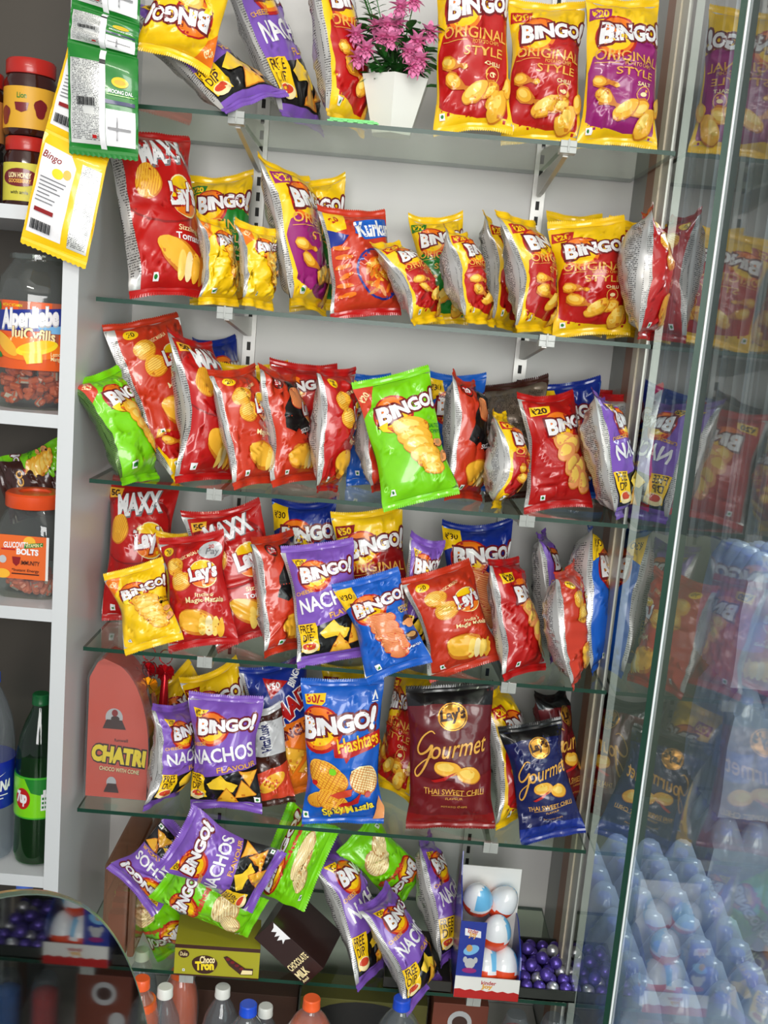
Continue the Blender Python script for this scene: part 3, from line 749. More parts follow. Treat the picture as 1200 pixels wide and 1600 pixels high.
# row 2
bag('orig_green', (345, 275), (347, 470), .118, .17, .22, 3, .05, 2, 'yellow, maroon and green chips bag behind two small yellow bags, second shelf')
bag('maxx', (226, 212), (270, 478), .165, .05, .12, 27, .075, 2, 'tall red ridged-chips bag with white top lettering and silver side, second shelf far left')
bag('plain_yellow', (337, 346), (347, 478), .085, .045, .06, 36, .04, 2, 'small yellow chips bag touching the tall red bag, second shelf')
bag('plain_yellow', (402, 361), (404, 480), .09, .045, .06, 34, .04, 2, 'small wider yellow chips bag left of the plum bag, second shelf')
bag('orig_green', (493, 282), (500, 478), .11, .17, .22, 5, .045, 2, 'yellow and green chips bag hidden behind the tall plum bag, second shelf')
bag('orig_plum', (445, 262), (482, 484), .145, .05, .10, 44, .06, 2, 'tall plum and yellow chips bag on the second shelf')
bag('kurkure', (552, 330), (573, 492), .125, .05, .08, 22, .05, 2, 'orange-red puffs bag with a blue name panel, second shelf', 'puffs_bag')
bag('orig_green', (682, 338), (690, 485), .10, .15, .19, 6, .045, 2, 'yellow bag with green spot behind the small slanting red bags, second shelf')
bag('orig_red', (612, 382), (672, 500), .105, .045, .08, 40, .045, 2, 'small red and yellow chips bag slanting left beside the puffs bag')
bag('orig_red', (708, 368), (742, 505), .105, .045, .08, 42, .05, 2, 'small red and yellow chips bag standing in front of the green-spotted bag')
bag('orig_red', (772, 352), (792, 500), .10, .15, .2, 42, .05, 2, 'dim yellow-topped chips bag at the back between two red ones, second shelf')
bag('orig_red', (815, 345), (842, 514), .125, .05, .08, 32, .055, 2, 'red and yellow chips bag turned right, just left of the frontal one, second shelf')
bag('orig_red', (900, 338), (905, 510), .10, .19, .23, 5, .045, 2, 'yellow chips bag peeking up behind the frontal red bag, second shelf')
bag('orig_red', (990, 352), (990, 510), .10, .14, .18, 20, .045, 2, 'yellow-edged chips bag wedged behind the bag at the glass pane, second shelf')
bag('orig_red', (918, 350), (926, 517), .135, .085, .105, 3, .05, 2, 'red and yellow chips bag facing straight forward on the second shelf')
bag('lays', (1008, 335), (1006, 530), .135, .03, .045, 58, .06, 2, 'red chips bag turned towards the glass pane, second shelf right end', ear=.12)
# row 3
bag('orig_red', (190, 604), (292, 745), .10, .07, .10, 35, .045, 3, 'red and yellow chips bag lying slanted behind the lime-green bag, third shelf')
bag('plain_green', (158, 586), (226, 752), .125, .02, .05, 46, .055, 3, 'lime-green chips bag slanting at the left end of the third shelf')
bag('lays_o', (212, 510), (275, 690), .15, .07, .12, 26, .05, 3, 'big orange-red chips bag leaning high at the left of the third shelf', free=True)
bag('bcrisp_d', (335, 535), (370, 740), .11, .20, .24, 30, .045, 3, 'blue chips bag behind the two tall red bags, third shelf left')
bag('orig_50', (395, 572), (400, 735), .13, .20, .23, 0, .045, 3, 'yellow-topped chips bag lying along the back, third shelf')
bag('maxx', (305, 530), (330, 755), .145, .045, .09, 40, .06, 3, 'tall red ridged-chips bag with white diagonal lettering, third shelf')
bag('madred', (475, 572), (480, 735), .125, .16, .21, 8, .045, 3, 'plain red chips bag standing behind the black and red one, third shelf')
bag('lays_o', (363, 582), (398, 750), .125, .045, .08, 38, .05, 3, 'orange-red chips bag between the tall lettered red bag and a black-red one, third shelf')
bag('sizzle', (428, 590), (458, 768), .13, .045, .08, 38, .055, 3, 'black and red chips bag with orange chip, third shelf left half')
bag('bcrisp', (575, 590), (580, 740), .09, .16, .2, 10, .04, 3, 'blue chips bag only showing its corner left of the lime-green frontal bag')
bag('lays', (527, 583), (512, 770), .125, .045, .07, 46, .05, 3, 'red chips bag with silver left side in the middle of the third shelf')
bag('sizzle', (582, 640), (590, 775), .11, .045, .07, 40, .05, 3, 'short black and red chips bag left of the lime-green frontal bag')
bag('plain_green', (612, 594), (655, 785), .135, .03, .07, 10, .055, 3, 'lime-green chips bag facing forward in the middle of the third shelf', ear=.03)
bag('bcrisp', (712, 592), (712, 740), .11, .18, .22, 5, .045, 3, 'blue chips bag behind the black and red one right of the lime-green bag')
bag('sizzle', (728, 596), (727, 780), .13, .045, .08, 40, .055, 3, 'black and red chips bag right of the lime-green frontal bag')
bag('brown', (800, 600), (805, 765), .135, .16, .22, 150, .05, 3, 'brown bag showing its printed back, third shelf behind the small yellow-red bag')
bag('orig_red', (795, 650), (790, 792), .11, .035, .06, 52, .05, 3, 'small yellow and red chips bag with wide silver side, third shelf')
bag('bred', (857, 620), (876, 790), .125, .04, .08, 22, .05, 3, 'red chips bag with yellow price flag, third shelf right half')
bag('madred', (950, 612), (940, 770), .12, .2, .24, 5, .045, 3, 'dim red chips bag at the very back right of the third shelf')
bag('bcrisp_d', (885, 605), (895, 770), .12, .18, .22, 12, .045, 3, 'dark blue chips bag behind the red one with yellow price flag, third shelf')
bag('lays', (990, 618), (985, 775), .14, .10, .13, 118, .055, 3, 'chips bag showing its white printed back beside the glass pane, third shelf')
bag('nachos', (932, 622), (964, 798), .16, .04, .08, 58, .06, 3, 'purple and black nachos bag with broad silver side, right end of the third shelf', 'nachos_bag')
# row 4
bag('maxx', (222, 757), (212, 985), .135, .15, .2, 4, .055, 4, 'tall red ridged-chips bag standing at the back left of the fourth shelf', ear=.03)
bag('maxx', (345, 800), (398, 1005), .145, .075, .12, 14, .06, 4, 'red ridged-chips bag leaning behind the sponsor-badge red bag, fourth shelf')
bag('bcrisp_d', (475, 784), (480, 985), .125, .17, .22, 3, .05, 4, 'dark blue chips bag at the back of the fourth shelf above the purple bag')
bag('plain_yellow', (272, 838), (285, 985), .07, .12, .15, 5, .04, 4, 'small yellow bag with green price flag peeking between two red ones')
bag('plain_yellow', (212, 893), (240, 1003), .105, .02, .05, 10, .045, 4, 'yellow chips bag tilted at the left front of the fourth shelf', ear=.03)
bag('lays_pay', (300, 845), (318, 1002), .125, .025, .07, -6, .055, 4, 'red chips bag with round silver badge facing forward, fourth shelf left', ear=.05)
bag('sizzle', (425, 845), (448, 1014), .13, .035, .08, 38, .055, 4, 'black and red chips bag beside the purple nachos bag, fourth shelf')
bag('orig_50', (572, 808), (598, 1000), .135, .10, .15, 4, .055, 4, 'yellow and dark red fifty-price chips bag in the middle back of the fourth shelf', ear=.07)
bag('nachos', (497, 858), (520, 1036), .13, .008, .045, 14, .055, 4, 'purple nachos bag with free-dip panel, middle of the fourth shelf', 'nachos_bag', ear=.03)
bag('nachos', (667, 843), (640, 975), .075, .10, .13, 25, .045, 4, 'small purple bag with only its top showing, between yellow and blue bags', 'nachos_bag')
bag('bcrisp', (574, 908), (622, 1040), .118, -.005, .03, 4, .05, 4, 'blue ridged crisps bag tilted in front, middle of the fourth shelf', ear=.03)
bag('bcrisp_d', (747, 818), (740, 1000), .135, .14, .19, 0, .055, 4, 'blue chips bag with ear-like corners at the back of the fourth shelf', ear=.13)
bag('nachos', (848, 838), (872, 1000), .11, .13, .18, 62, .05, 4, 'dim purple bag behind the two red bags at right, fourth shelf', 'nachos_bag')
bag('lays_o', (685, 897), (728, 1050), .14, .03, .07, 20, .055, 4, 'orange-red chips bag right of the blue crisps bag, fourth shelf', ear=.04)
bag('bred', (786, 882), (816, 1052), .125, .03, .08, 32, .055, 4, 'red chips bag with yellow price flag, fourth shelf right half')
bag('bcrisp', (918, 832), (936, 1035), .135, .07, .10, 60, .055, 4, 'blue crisps bag leaning against the glass pane, right end of the fourth shelf')
bag('lays_o', (875, 890), (890, 1068), .13, .03, .06, 48, .055, 4, 'orange chips bag with silver side, right front of the fourth shelf')
# row 5
bag('plain_yellow', (262, 1066), (350, 1215), .12, .17, .22, 10, .045, 5, 'dull yellow bag slanting behind the fifty-price yellow bag, fifth shelf')
bag('orig_50', (326, 1050), (390, 1215), .12, .12, .17, 10, .05, 5, 'yellow chips bag with red fifty-price flag above the purple nachos bag')
bag('rusk', (408, 1112), (430, 1240), .075, .06, .08, 5, .03, 5, 'clear biscuit pack with vertical lettering beside the frontal nachos bag', 'biscuit_pack')
bag('mad', (425, 1045), (462, 1250), .13, .09, .14, 16, .055, 5, 'blue over orange chips bag left of the large blue crisps bag')
bag('orig_50', (545, 1045), (555, 1230), .11, .2, .24, 0, .04, 5, 'yellow-topped bag hidden behind the large blue crisps bag, fifth shelf')
bag('orig_red', (655, 1052), (615, 1245), .12, .16, .2, -50, .05, 5, 'red bag with clear side squeezed between the large blue and wine bags')
bag('orig_red', (780, 1090), (812, 1285), .125, .07, .12, 36, .055, 5, 'red and yellow chips bag behind the large wine bag, fifth shelf')
bag('gourmet_r', (862, 1085), (882, 1240), .12, .12, .17, 30, .055, 5, 'dark brown bag standing behind the navy one, fifth shelf')
bag('nachos', (278, 1108), (262, 1264), .125, .035, .06, 46, .055, 5, 'purple nachos bag with silver side next to the orange carton', 'nachos_bag')
bag('nachos', (352, 1092), (352, 1252), .135, .03, .06, -3, .055, 5, 'purple and black nachos bag facing forward on the fifth shelf', 'nachos_bag', ear=.03)
bag('hashtags', (535, 1068), (535, 1285), .148, .02, .05, 2, .06, 5, 'large blue lattice-crisps bag facing forward on the fifth shelf', ear=.025, crumple=.6)
bag('gourmet_r', (703, 1078), (703, 1296), .160, .03, .06, 0, .06, 5, 'large wine-red bag with gold lettering on the fifth shelf', ear=.02, crumple=.6)
bag('gourmet_b', (828, 1135), (862, 1300), .12, .03, .07, 10, .055, 5, 'navy bag with gold lettering, right end of the fifth shelf', ear=.03)
# row 6: tumbled bags
bag('green_hash', (278, 1478), (215, 1390), .10, .10, .12, 10, .04, 6, 'green bag under the inverted purple bag, lowest shelf', free=True)
bag('nachos', (208, 1402), (290, 1328), .125, .02, -.01, 0, .05, 6, 'purple nachos bag lying upside down at the left of the lowest shelf', 'nachos_bag', free=True)
bag('green_hash', (262, 1372), (392, 1432), .10, -.01, -.01, -6, .045, 6, 'green bag lying crosswise under the sideways purple bag', free=True)
bag('nachos', (280, 1312), (412, 1378), .125, -.05, -.06, 8, .05, 6, 'purple nachos bag lying sideways on top of the tumbled pile', 'nachos_bag', free=True)
bag('green_hash', (426, 1322), (492, 1356), .175, .03, .05, 8, .04, 6, 'lime-green bag standing on its side above the dark chocolate carton', free=True)
bag('nachos', (516, 1320), (592, 1490), .125, .05, .12, 46, .05, 6, 'purple nachos bag slumped right of the dark chocolate carton', 'nachos_bag')
bag('nachos', (658, 1330), (704, 1500), .12, .06, .14, 52, .05, 6, 'dim purple bag slumped left of the blue egg carton', 'nachos_bag')
bag('green_hash', (642, 1405), (560, 1322), .10, .07, .12, -25, .045, 6, 'green bag lying upside down between the purple bags, lowest shelf', free=True)
bag('nachos', (592, 1392), (668, 1518), .125, .0, .05, 44, .05, 6, 'purple nachos bag slumped over the dark tray, lowest shelf', 'nachos_bag')

# ------------------------------------------------------------------ ease neighbouring bags apart in depth so they rest against each other
from mathutils.bvhtree import BVHTree
def settle(rounds=14):
    pts = {}; polys = {}; off = {}; mats_ = {}
    for o, sh, fr in ALLBAGS:
        n = 2*(NU+1)*(NV+1); me = o.data
        pts[o] = [o.matrix_world @ me.vertices[i].co for i in range(n)]
        polys[o] = [tuple(me.polygons[i].vertices) for i in range(2*NU*NV)]; off[o] = Vector((0, 0, 0))
    def mv(o, dy, lo, hi):
        ys = [p.y for p in pts[o]]; cy0 = sum(ys)/len(ys)
        tot = off[o].y + dy
        if tot > hi or tot < lo or max(ys) + dy > D - .006: return False
        cx0 = sum(p.x for p in pts[o])/len(ys); d = Vector(((cx0 - CAM[0])/(cy0 - CAM[1])*dy, dy, 0))
        if max(p.x for p in pts[o]) + d.x > R - .004 or min(p.x for p in pts[o]) + d.x < .001: d.x = 0
        pts[o] = [p + d for p in pts[o]]; off[o] += d; return True
    for it in range(rounds):
        trees = {o: BVHTree.FromPolygons(pts[o], polys[o]) for o in pts}; hit = 0; L = ALLBAGS
        for i in range(len(L)):
            for j in range(i+1, len(L)):
                if L[i][1] != L[j][1] or not trees[L[i][0]].overlap(trees[L[j][0]]): continue
                hit += 1; a, b = L[i][0], L[j][0]
                ya, yb_ = (sum(p.y for p in pts[q])/len(pts[q]) for q in (a, b))
                if ya > yb_: a, b = b, a
                mv(b, .006, -.03, .045); mv(a, -.003, -.022, .045)
        if not hit: break
    print('bag contacts left', hit)
    for o in off: o.matrix_world = Matrix.Translation(off[o]) @ o.matrix_world
settle()

# ------------------------------------------------------------------ wrap artwork on other surfaces
def lay_art(name, art, parent, fn, nx=10, ny=10, w=1.0, h=1.0, lift=.0004, smooth=False):
    """art drawn in 0..w by 0..h; fn(x, y, lift) gives the place on the surface"""
    gx = [w*i/nx for i in range(nx+1)]; gy = [h*i/ny for i in range(ny+1)]
    v, f, m, l = art.bake(gx, gy, 0, w, 0, h)
    ul = np.unique(l); rk = np.searchsorted(ul, l)
    vs = [fn(p[0], p[1], lift*(1+.35*k)) for p, k in zip(v, rk)]
    me = bpy.data.meshes.new(name); me.from_pydata(vs, [], f); ms = []
    for i, mm in enumerate(m):
        if mm not in ms: ms.append(mm)
        me.polygons[i].material_index = ms.index(mm)
    for mm in ms: me.materials.append(getmat(mm))
    if smooth:
        for p in me.polygons: p.use_smooth = True
    uvl = me.uv_layers.new(name='UVMap'); vi = np.zeros(len(me.loops), dtype=np.int32); me.loops.foreach_get('vertex_index', vi)
    uvl.data.foreach_set('uv', (v[vi] / np.array([w, h])).ravel())
    return link(name, me, parent)
def cyl(r, a0, a1, z0, z1, cx=0, cy=0, w=1.0, h=1.0):
    # a measured from the front (-y), positive to the right
    return lambda x, y, d: (cx + (r+d)*math.sin(a0 + (a1-a0)*x/w), cy - (r+d)*math.cos(a0 + (a1-a0)*x/w), z0 + (z1-z0)*y/h)
def plane_fn(o, ex, ey, n, w=1.0, h=1.0):
    o, ex, ey, n = map(Vector, (o, ex, ey, n))
    return lambda x, y, d: tuple(o + ex*(x/w) + ey*(y/h) + n*d)

# ------------------------------------------------------------------ flower pot on the top shelf
pb = P(612, 200, .09); pot = empty('flower_pot', (pb[0], .09, SH[1]+.0005), 'white faceted pot with pink artificial flowers on the top shelf', 'flower pot')
bm = bmesh.new(); n = 6
r0, r1, hh = .036, .062, .088; ro = .5
rings = []
for r, z in ((r0, 0), (r1, hh), (r1-.004, hh), (r0-.004, .01)):
    rings.append([bm.verts.new((r*math.cos(ro+2*math.pi*i/n), r*math.sin(ro+2*math.pi*i/n), z)) for i in range(n)])
for a, b in zip(rings, rings[1:]):
    for i in range(n): bm.faces.new((a[i], a[(i+1) % n], b[(i+1) % n], b[i]))
bm.faces.new(rings[0][::-1]); bm.faces.new(rings[-1])
bmobj('pot', bm, mat('pot_white', rough=.25, color=(232, 232, 226), coat=.3), pot)
rnd = random.Random(7)
def leaf(bm, base, d, L, w):
    d = Vector(d).normalized(); s = d.cross(Vector((0, 0, 1))).normalized() if abs(d.z) < .95 else Vector((1, 0, 0)); nrm = s.cross(d)
    b = Vector(base); rows = []
    for t, ww in ((0, .15), (.3, .9), (.6, 1), (.85, .6), (1, .05)):
        c = b + d*L*t - nrm*(-.25*L*t*t) * -1
        rows.append((bm.verts.new(c - s*w*ww/2 + nrm*w*.15*ww), bm.verts.new(c), bm.verts.new(c + s*w*ww/2 + nrm*w*.15*ww)))
    for a, c in zip(rows, rows[1:]):
        bm.faces.new((a[0], a[1], c[1], c[0])); bm.faces.new((a[1], a[2], c[2], c[1]))
bm = bmesh.new()
for i in range(150):
    a = rnd.uniform(0, 6.28); rr = rnd.uniform(.0, .05); z = hh + rnd.uniform(-.01, .085); d = (math.cos(a)*1.1, math.sin(a)*1.1, rnd.uniform(-.35, .8))
    leaf(bm, (rr*math.cos(a), rr*math.sin(a), z), d, rnd.uniform(.025, .05), rnd.uniform(.012, .022))
for k in range(5):      # feathery sprigs
    a = rnd.uniform(2.4, 5.2); p0 = Vector((.02*math.cos(a), .02*math.sin(a)-.01, hh+.03)); d = Vector((math.cos(a)*.5, -.2, 1)).normalized()
    tube(bm, [p0, p0+d*.05, p0+d*.11], .0009, 5)
    for j in range(9):
        q = p0 + d*(.03+.009*j)
        for s in (-1, 1): leaf(bm, q, (s*.9, -.2, .6), .014, .003)
fo = bmobj('foliage', bm, mat('leaf_green', rough=.45, color=(44, 104, 40), noise=.35, nscale=40), pot)
stem_m = mat('stem_green', rough=.5, color=(60, 110, 50)); pinkm = mat('petal_pink', rough=.55, color=(226, 132, 178), noise=.15, nscale=60); mpink = mat('petal_centre', rough=.5, color=(196, 84, 140))
for k, (px, py, Y) in enumerate([(572, 78, .03), (560, 92, .04), (606, 40, .03), (622, 38, .04), (640, 82, .015), (652, 66, .02), (655, 95, .01), (625, 12, .04), (647, 2, .04), (598, 60, .03), (590, 42, .06), (672, 52, .07), (556, 55, .06), (612, 62, .02), (648, 106, .012)]):
    c = Vector(P(px, py, Y)) - Vector(pot.location); bm = bmesh.new()
    for ring, (cnt, tilt, L) in enumerate(((10, .2, .020), (9, .65, .017), (7, 1.1, .012))):
        for j in range(cnt):
            a = 2*math.pi*j/cnt + ring*.4 + k; d = Vector((math.cos(a)*math.cos(tilt), -math.sin(tilt), math.sin(a)*math.cos(tilt)))
            leaf(bm, c, d, L, .0105)
    fl = bmobj('flower', bm, pinkm, pot)
    bm = bmesh.new(); bmesh.ops.create_uvsphere(bm, u_segments=8, v_segments=6, radius=.003, matrix=Matrix.Translation(c + Vector((0, -.006, 0)))); bmobj('flower_centre', bm, mpink, fl)
    bm = bmesh.new(); tube(bm, [Vector((0, 0, hh)), Vector((c.x*.5, c.y*.5+.01, (hh+c.z)/2)), c + Vector((0, .003, 0))], .001, 5); bmobj('stem', bm, stem_m, fl)
# green plastic strip lying at the shelf edge
q0, q1 = P(512, 186, .012), P(592, 194, .012)
bm = bmesh.new(); 
for i, (w_, z_) in enumerate(((.03, .003), (.022, .006))): box(bm, q0[0] + i*.004, q1[0]-i*.008, .003, .003+w_, SH[1]+.0005+i*.003, SH[1]+.0005+z_-.0002)
for i in range(5): box(bm, q0[0]+.01+i*.016, q0[0]+.016+i*.016, -.002, .003, SH[1]+.0008, SH[1]+.004)
o = bmobj('plastic_clip_strip', bm, mat('bright_green_plastic', rough=.3, color=(40, 190, 50), coat=.3)); setp(o, 'flat bright green plastic strip lying at the top shelf edge', 'plastic strip')

# ------------------------------------------------------------------ cartons
def carton_round(name, label):
    """orange carton whose right side curves to a narrow top, wrapped in clear film"""
    b0 = P(133, 1246, .05); b1 = P(228, 1256, .05); z0 = SH[5]+.0005
    w = b1[0]-b0[0]; h = P(150, 1028, .05)[2] - z0
    e = empty(name, (b0[0], .05, z0), label, 'carton')
    out = [(0, 0), (w, 0), (w*1.0, h*.30)]
    for t in np.linspace(.1, 1.45, 12): out.append((w*(.30 + .70*math.cos(t)), h*(.30 + .68*math.sin(t))))
    out += [(w*.22, h), (w*.12, h*.97), (0, h*.86)]
    bm = bmesh.new(); F_ = [bm.verts.new((x, 0, z)) for x, z in out]; B_ = [bm.verts.new((x, .075, z)) for x, z in out]
    f = bm.faces.new(F_); f.material_index = 0; f = bm.faces.new(B_[::-1]); f.material_index = 0
    for i in range(len(out)):
        f = bm.faces.new((F_[i], B_[i], B_[(i+1) % len(out)], F_[(i+1) % len(out)])); f.material_index = 1 if 0 < i < 4 else 0
    bmobj('body', bm, [mat('carton_orange_red', rough=.4, color=(208, 82, 62), noise=.05, coat=.3), mat('carton_navy', rough=.4, color=(34, 34, 84), coat=.3)], e)
    a = Art()
    a.ell(.42, 1.42, .14, .16, 'silver'); a.poly([(.3, 1.38), (.55, 1.38), (.62, 1.22), (.24, 1.22)], 'brown'); a.ell(.44, 1.40, .07, .05, 'brown'); a.ell(.43, 1.5, .05, .06, 'dred')
    a.text('funwell', .55, 1.03, .08, 'brown', 0, .01, width=.22)
    for off, m_ in ((.15, 'brown'), (.07, 'lemon')): a.text('CHATRI', .52, .76, .3, m_, -4, off, 0, width=.86 + off*.3, ys=1.2)
    a.text('CHOCO WITH CONE', .54, .50, .1, 'brown', -3, .04, width=.66); a.text('CHOCO WITH CONE', .54, .505, .1, 'cream', -3, .02, width=.65)
    a.ell(.42, .28, .08, .1, 'silver'); a.poly([(.3, .1), (.55, .1), (.5, .26), (.36, .26)], 'brown')
    lay_art('front_print', a, e, plane_fn((0, 0, 0), (w, 0, 0), (0, 0, h*.95), (0, -1, 0), 1, 2.3), 2, 2, 1, 2.3, .0004)
    bm = bmesh.new(); s = [(x + (.003 if x > w/2 else -.003), z + (.003 if z > h/2 else 0)) for x, z in out]
    F_ = [bm.verts.new((x, -.003, z)) for x, z in s]; B_ = [bm.verts.new((x, .078, z)) for x, z in s]
    bm.faces.new(F_); bm.faces.new(B_[::-1])
    for i in range(len(s)): bm.faces.new((F_[i], B_[i], B_[(i+1) % len(s)], F_[(i+1) % len(s)]))
    bmobj('clear_wrap', bm, sheer('clear_wrap', (240, 240, 240), rough=.12, ior=1.35, haze=.06), e)
carton_round('lollipop_carton', 'orange-red carton with curved side and yellow lettering at the left of the fifth shelf')

def rot_box(name, label, cat, org, ex, ey, ez, m, arts, parts=None):
    """box from one corner and three edge vectors; arts: list of (face, art, w, h)"""
    o, ex, ey, ez = map(Vector, (org, ex, ey, ez))
    bm = bmesh.new(); c = [o, o+ex, o+ex+ey, o+ey]; lo = [bm.verts.new(v) for v in c]; hi = [bm.verts.new(v+ez) for v in c]
    bm.faces.new(lo[::-1]); bm.faces.new(hi)
    for i in range(4): bm.faces.new((lo[i], lo[(i+1) % 4], hi[(i+1) % 4], hi[i]))
    b = bmobj(name, bm, m, bevel=.0008); setp(b, label, cat)
    for face, art, w, h, nm in arts:
        if face == 'front': fn = plane_fn(o, ex, ez, -ey.normalized(), w, h)
        elif face == 'top': fn = plane_fn(o+ez, ex, ey, ez.normalized(), w, h)
        elif face == 'right': fn = plane_fn(o+ex, ey, ez, ex.normalized(), w, h)
        lay_art(nm, art, b, fn, 2, 2, w, h, .0004)
    return b
# yellow-olive snack carton
z6 = SH[6] + .001
c0 = P(273, 1489, -.012); c1 = P(405, 1508, -.012); W_ = c1[0]-c0[0]
a = Art(); a.rect(0, .88, 2.8, 1, 'brown'); a.rect(0, 0, 2.8, .05, 'brown')
a.ell(.3, .70, .18, .13, 'brown'); a.text('Duke', .3, .70, .18, 'cream', 0, .01, .1, width=.24)
a.ell(1.0, .40, .42, .3, 'brown', 0, .03); a.text('Choco', 1.08, .56, .3, 'cream', 4, .04, .1, width=.5); a.text('Tron', 1.0, .36, .36, 'lemon', 4, .06, width=.62)
a.poly([(1.6, .68), (1.72, .72), (2.35, .36), (2.6, .36), (2.6, .16), (2.2, .14), (1.8, .42)], 'brown'); a.poly([(2.25, .3), (2.58, .3), (2.58, .18), (2.2, .16)], 'cream')
for k in range(4): a.ell(1.76+.15*k, .62-.09*k, .07, .05, 'maroon')
a.rect(.28, .16, .36, .24, 'white'); a.ell(.32, .2, .02, .02, 'dgreen')
rot_box('biscuit_carton', 'yellow-olive chocolate biscuit carton with brown lettering on the lowest shelf', 'carton', (c0[0], -.012, z6), (W_, .004, 0), (-.01, .095, 0), (0, 0, .062), mat('carton_olive', rough=.4, color=(166, 160, 34), coat=.3), [('front', a, 2.8, 1, 'front_print')])
# dark milk chocolate carton, turned
A0 = Vector(P(478, 1519, -.005)); A0.z = z6
p_l = Vector(P(398, 1430, .04)); top_r = Vector(P(515, 1482, -.005))
ang = math.radians(-41)
L_ = .130; ex = Vector((math.cos(ang)*L_, 0, math.sin(ang)*L_)); ez = Vector((math.sin(-ang)*.048, 0, math.cos(ang)*.048))
org = Vector((A0.x, -.012, z6)) - ex
a = Art()
a.text('CHOCOLATE', 1.9, .60, .30, 'cream', 90+0, .01, width=.9) if False else None
a.poly([(.05, .98), (.75, .98), (.66, .8), (.72, .62), (.6, .72), (.52, .56), (.46, .78), (.38, .6), (.32, .8), (.2, .66), (.16, .84)], 'white')
a.text('CHOCOLATE', 1.42, .5, .26, 'cream', 90, .02, width=.90, ys=1.2); a.text('MILK', 1.76, .30, .30, 'cream', 90, .04, width=.50, ys=1.2); a.text('Amul', 1.98, .2, .14, 'cream', 90, .02, width=.28)
rot_box('chocolate_carton', 'dark brown milk chocolate carton tipped on its corner, lowest shelf', 'carton', org, ex, (.028, .12, 0), ez, mat('carton_dark_brown', rough=.35, color=(44, 22, 20), coat=.25), [('front', a, 2.1, 1, 'front_print')])

# clear amber biscuit tub
p0 = P(150, 1500, .03); p1 = P(200, 1505, .03); tz = P(175, 1302, .12)[2]
e = empty('biscuit_tub', (p0[0]+.02, .03, z6), 'amber clear plastic tub standing at the left end of the lowest shelf', 'tub')
tubm = sheer('amber_clear_plastic', (196, 160, 138), ior=1.6, rough=.08, haze=.22, hazecol=(196, 150, 124))
for nm, x0, x1, y0, y1 in (('tub_base', -.012, .034, 0, .2), ('tub_lid', .036, .05, -.004, .205)):
    bm = bmesh.new(); box(bm, x0, x1, y0, y1, 0, tz-z6-.015); bmobj(nm, bm, tubm, e, bevel=.006)
bm = bmesh.new(); rnd = random.Random(3)
for i in range(7): box(bm, -.004, .028, .014+i*.026, .034+i*.026, .004, .075 + .008*(i % 3))
bmobj('biscuits', bm, mat('biscuit_brown', rough=.7, color=(150, 84, 58), noise=.2), e)

# candy sticks with foil bows on the fifth shelf
foilc = {'gold': mat('gold_foil', rough=.25, metal=.9, color=(214, 170, 60)), 'green': mat('green_foil', rough=.25, metal=.7, color=(110, 190, 40)), 'red': mat('red_foil', rough=.25, metal=.6, color=(190, 30, 40)), 'dark': mat('dark_handle', rough=.4, color=(40, 30, 30))}
rnd = random.Random(12)
for k, (px, py, Y, c, lab) in enumerate([(205, 1075, .10, 'green', 'candy stick with green foil bow beside the orange carton'), (232, 1070, .10, 'gold', 'candy stick with gold foil bow beside the green-bowed one'), (200, 1095, .07, 'gold', 'candy stick with yellow foil bow lowest of the three'), (232, 1045, .15, 'red', 'red candy stick with wire loop in the dark corner, left one'), (258, 1050, .16, 'red', 'red candy stick with wire loop in the dark corner, right one')]):
    c0 = Vector(P(px, py, Y)); e = empty('candy_stick', (c0.x, Y, SH[5]), lab, 'candy', 'candy sticks in the corner of the fifth shelf')
    cz = c0.z - SH[5]; bm = bmesh.new()
    for s in (-1, 1):
        hub = bm.verts.new((0, 0, cz)); pr = None; first = None; ring = []
        for j in range(9):
            a_ = math.radians(-60 + 15*j); r = .019 * (1 if j % 2 else .82); ring.append(bm.verts.new((s*r*math.cos(a_), (-.004 if j % 2 else .004), cz + r*math.sin(a_))))
        for v1, v2 in zip(ring, ring[1:]): bm.faces.new((hub, v1, v2))
    for s in (-1, 1):
        hub = bm.verts.new((0, -.004, cz))
        ring = [bm.verts.new((.016*math.cos(math.radians(90*s - 40 + 20*j)), -.008 if j % 2 else -.001, cz + .016*math.sin(math.radians(90*s - 40 + 20*j)))) for j in range(5)]
        for v1, v2 in zip(ring, ring[1:]): bm.faces.new((hub, v1, v2))
    bmobj('foil_bow', bm, foilc[c], e)
    bm = bmesh.new(); lathe(bm, [(.002, 0.001), (.010, .012), (.011, cz*.6), (.006, cz-.01), (.002, cz)], 12); bmobj('wrapped_candy', bm, foilc['red' if c == 'red' else 'dark'], e, True)
    bm = bmesh.new(); tube(bm, [Vector((.012*math.cos(t), 0, cz + .03 + .014*math.sin(t))) for t in np.linspace(-1.4, 4.6, 18)], .001, 6); bmobj('wire_loop', bm, foilc['dark'] if c != 'red' else foilc['red'], e)

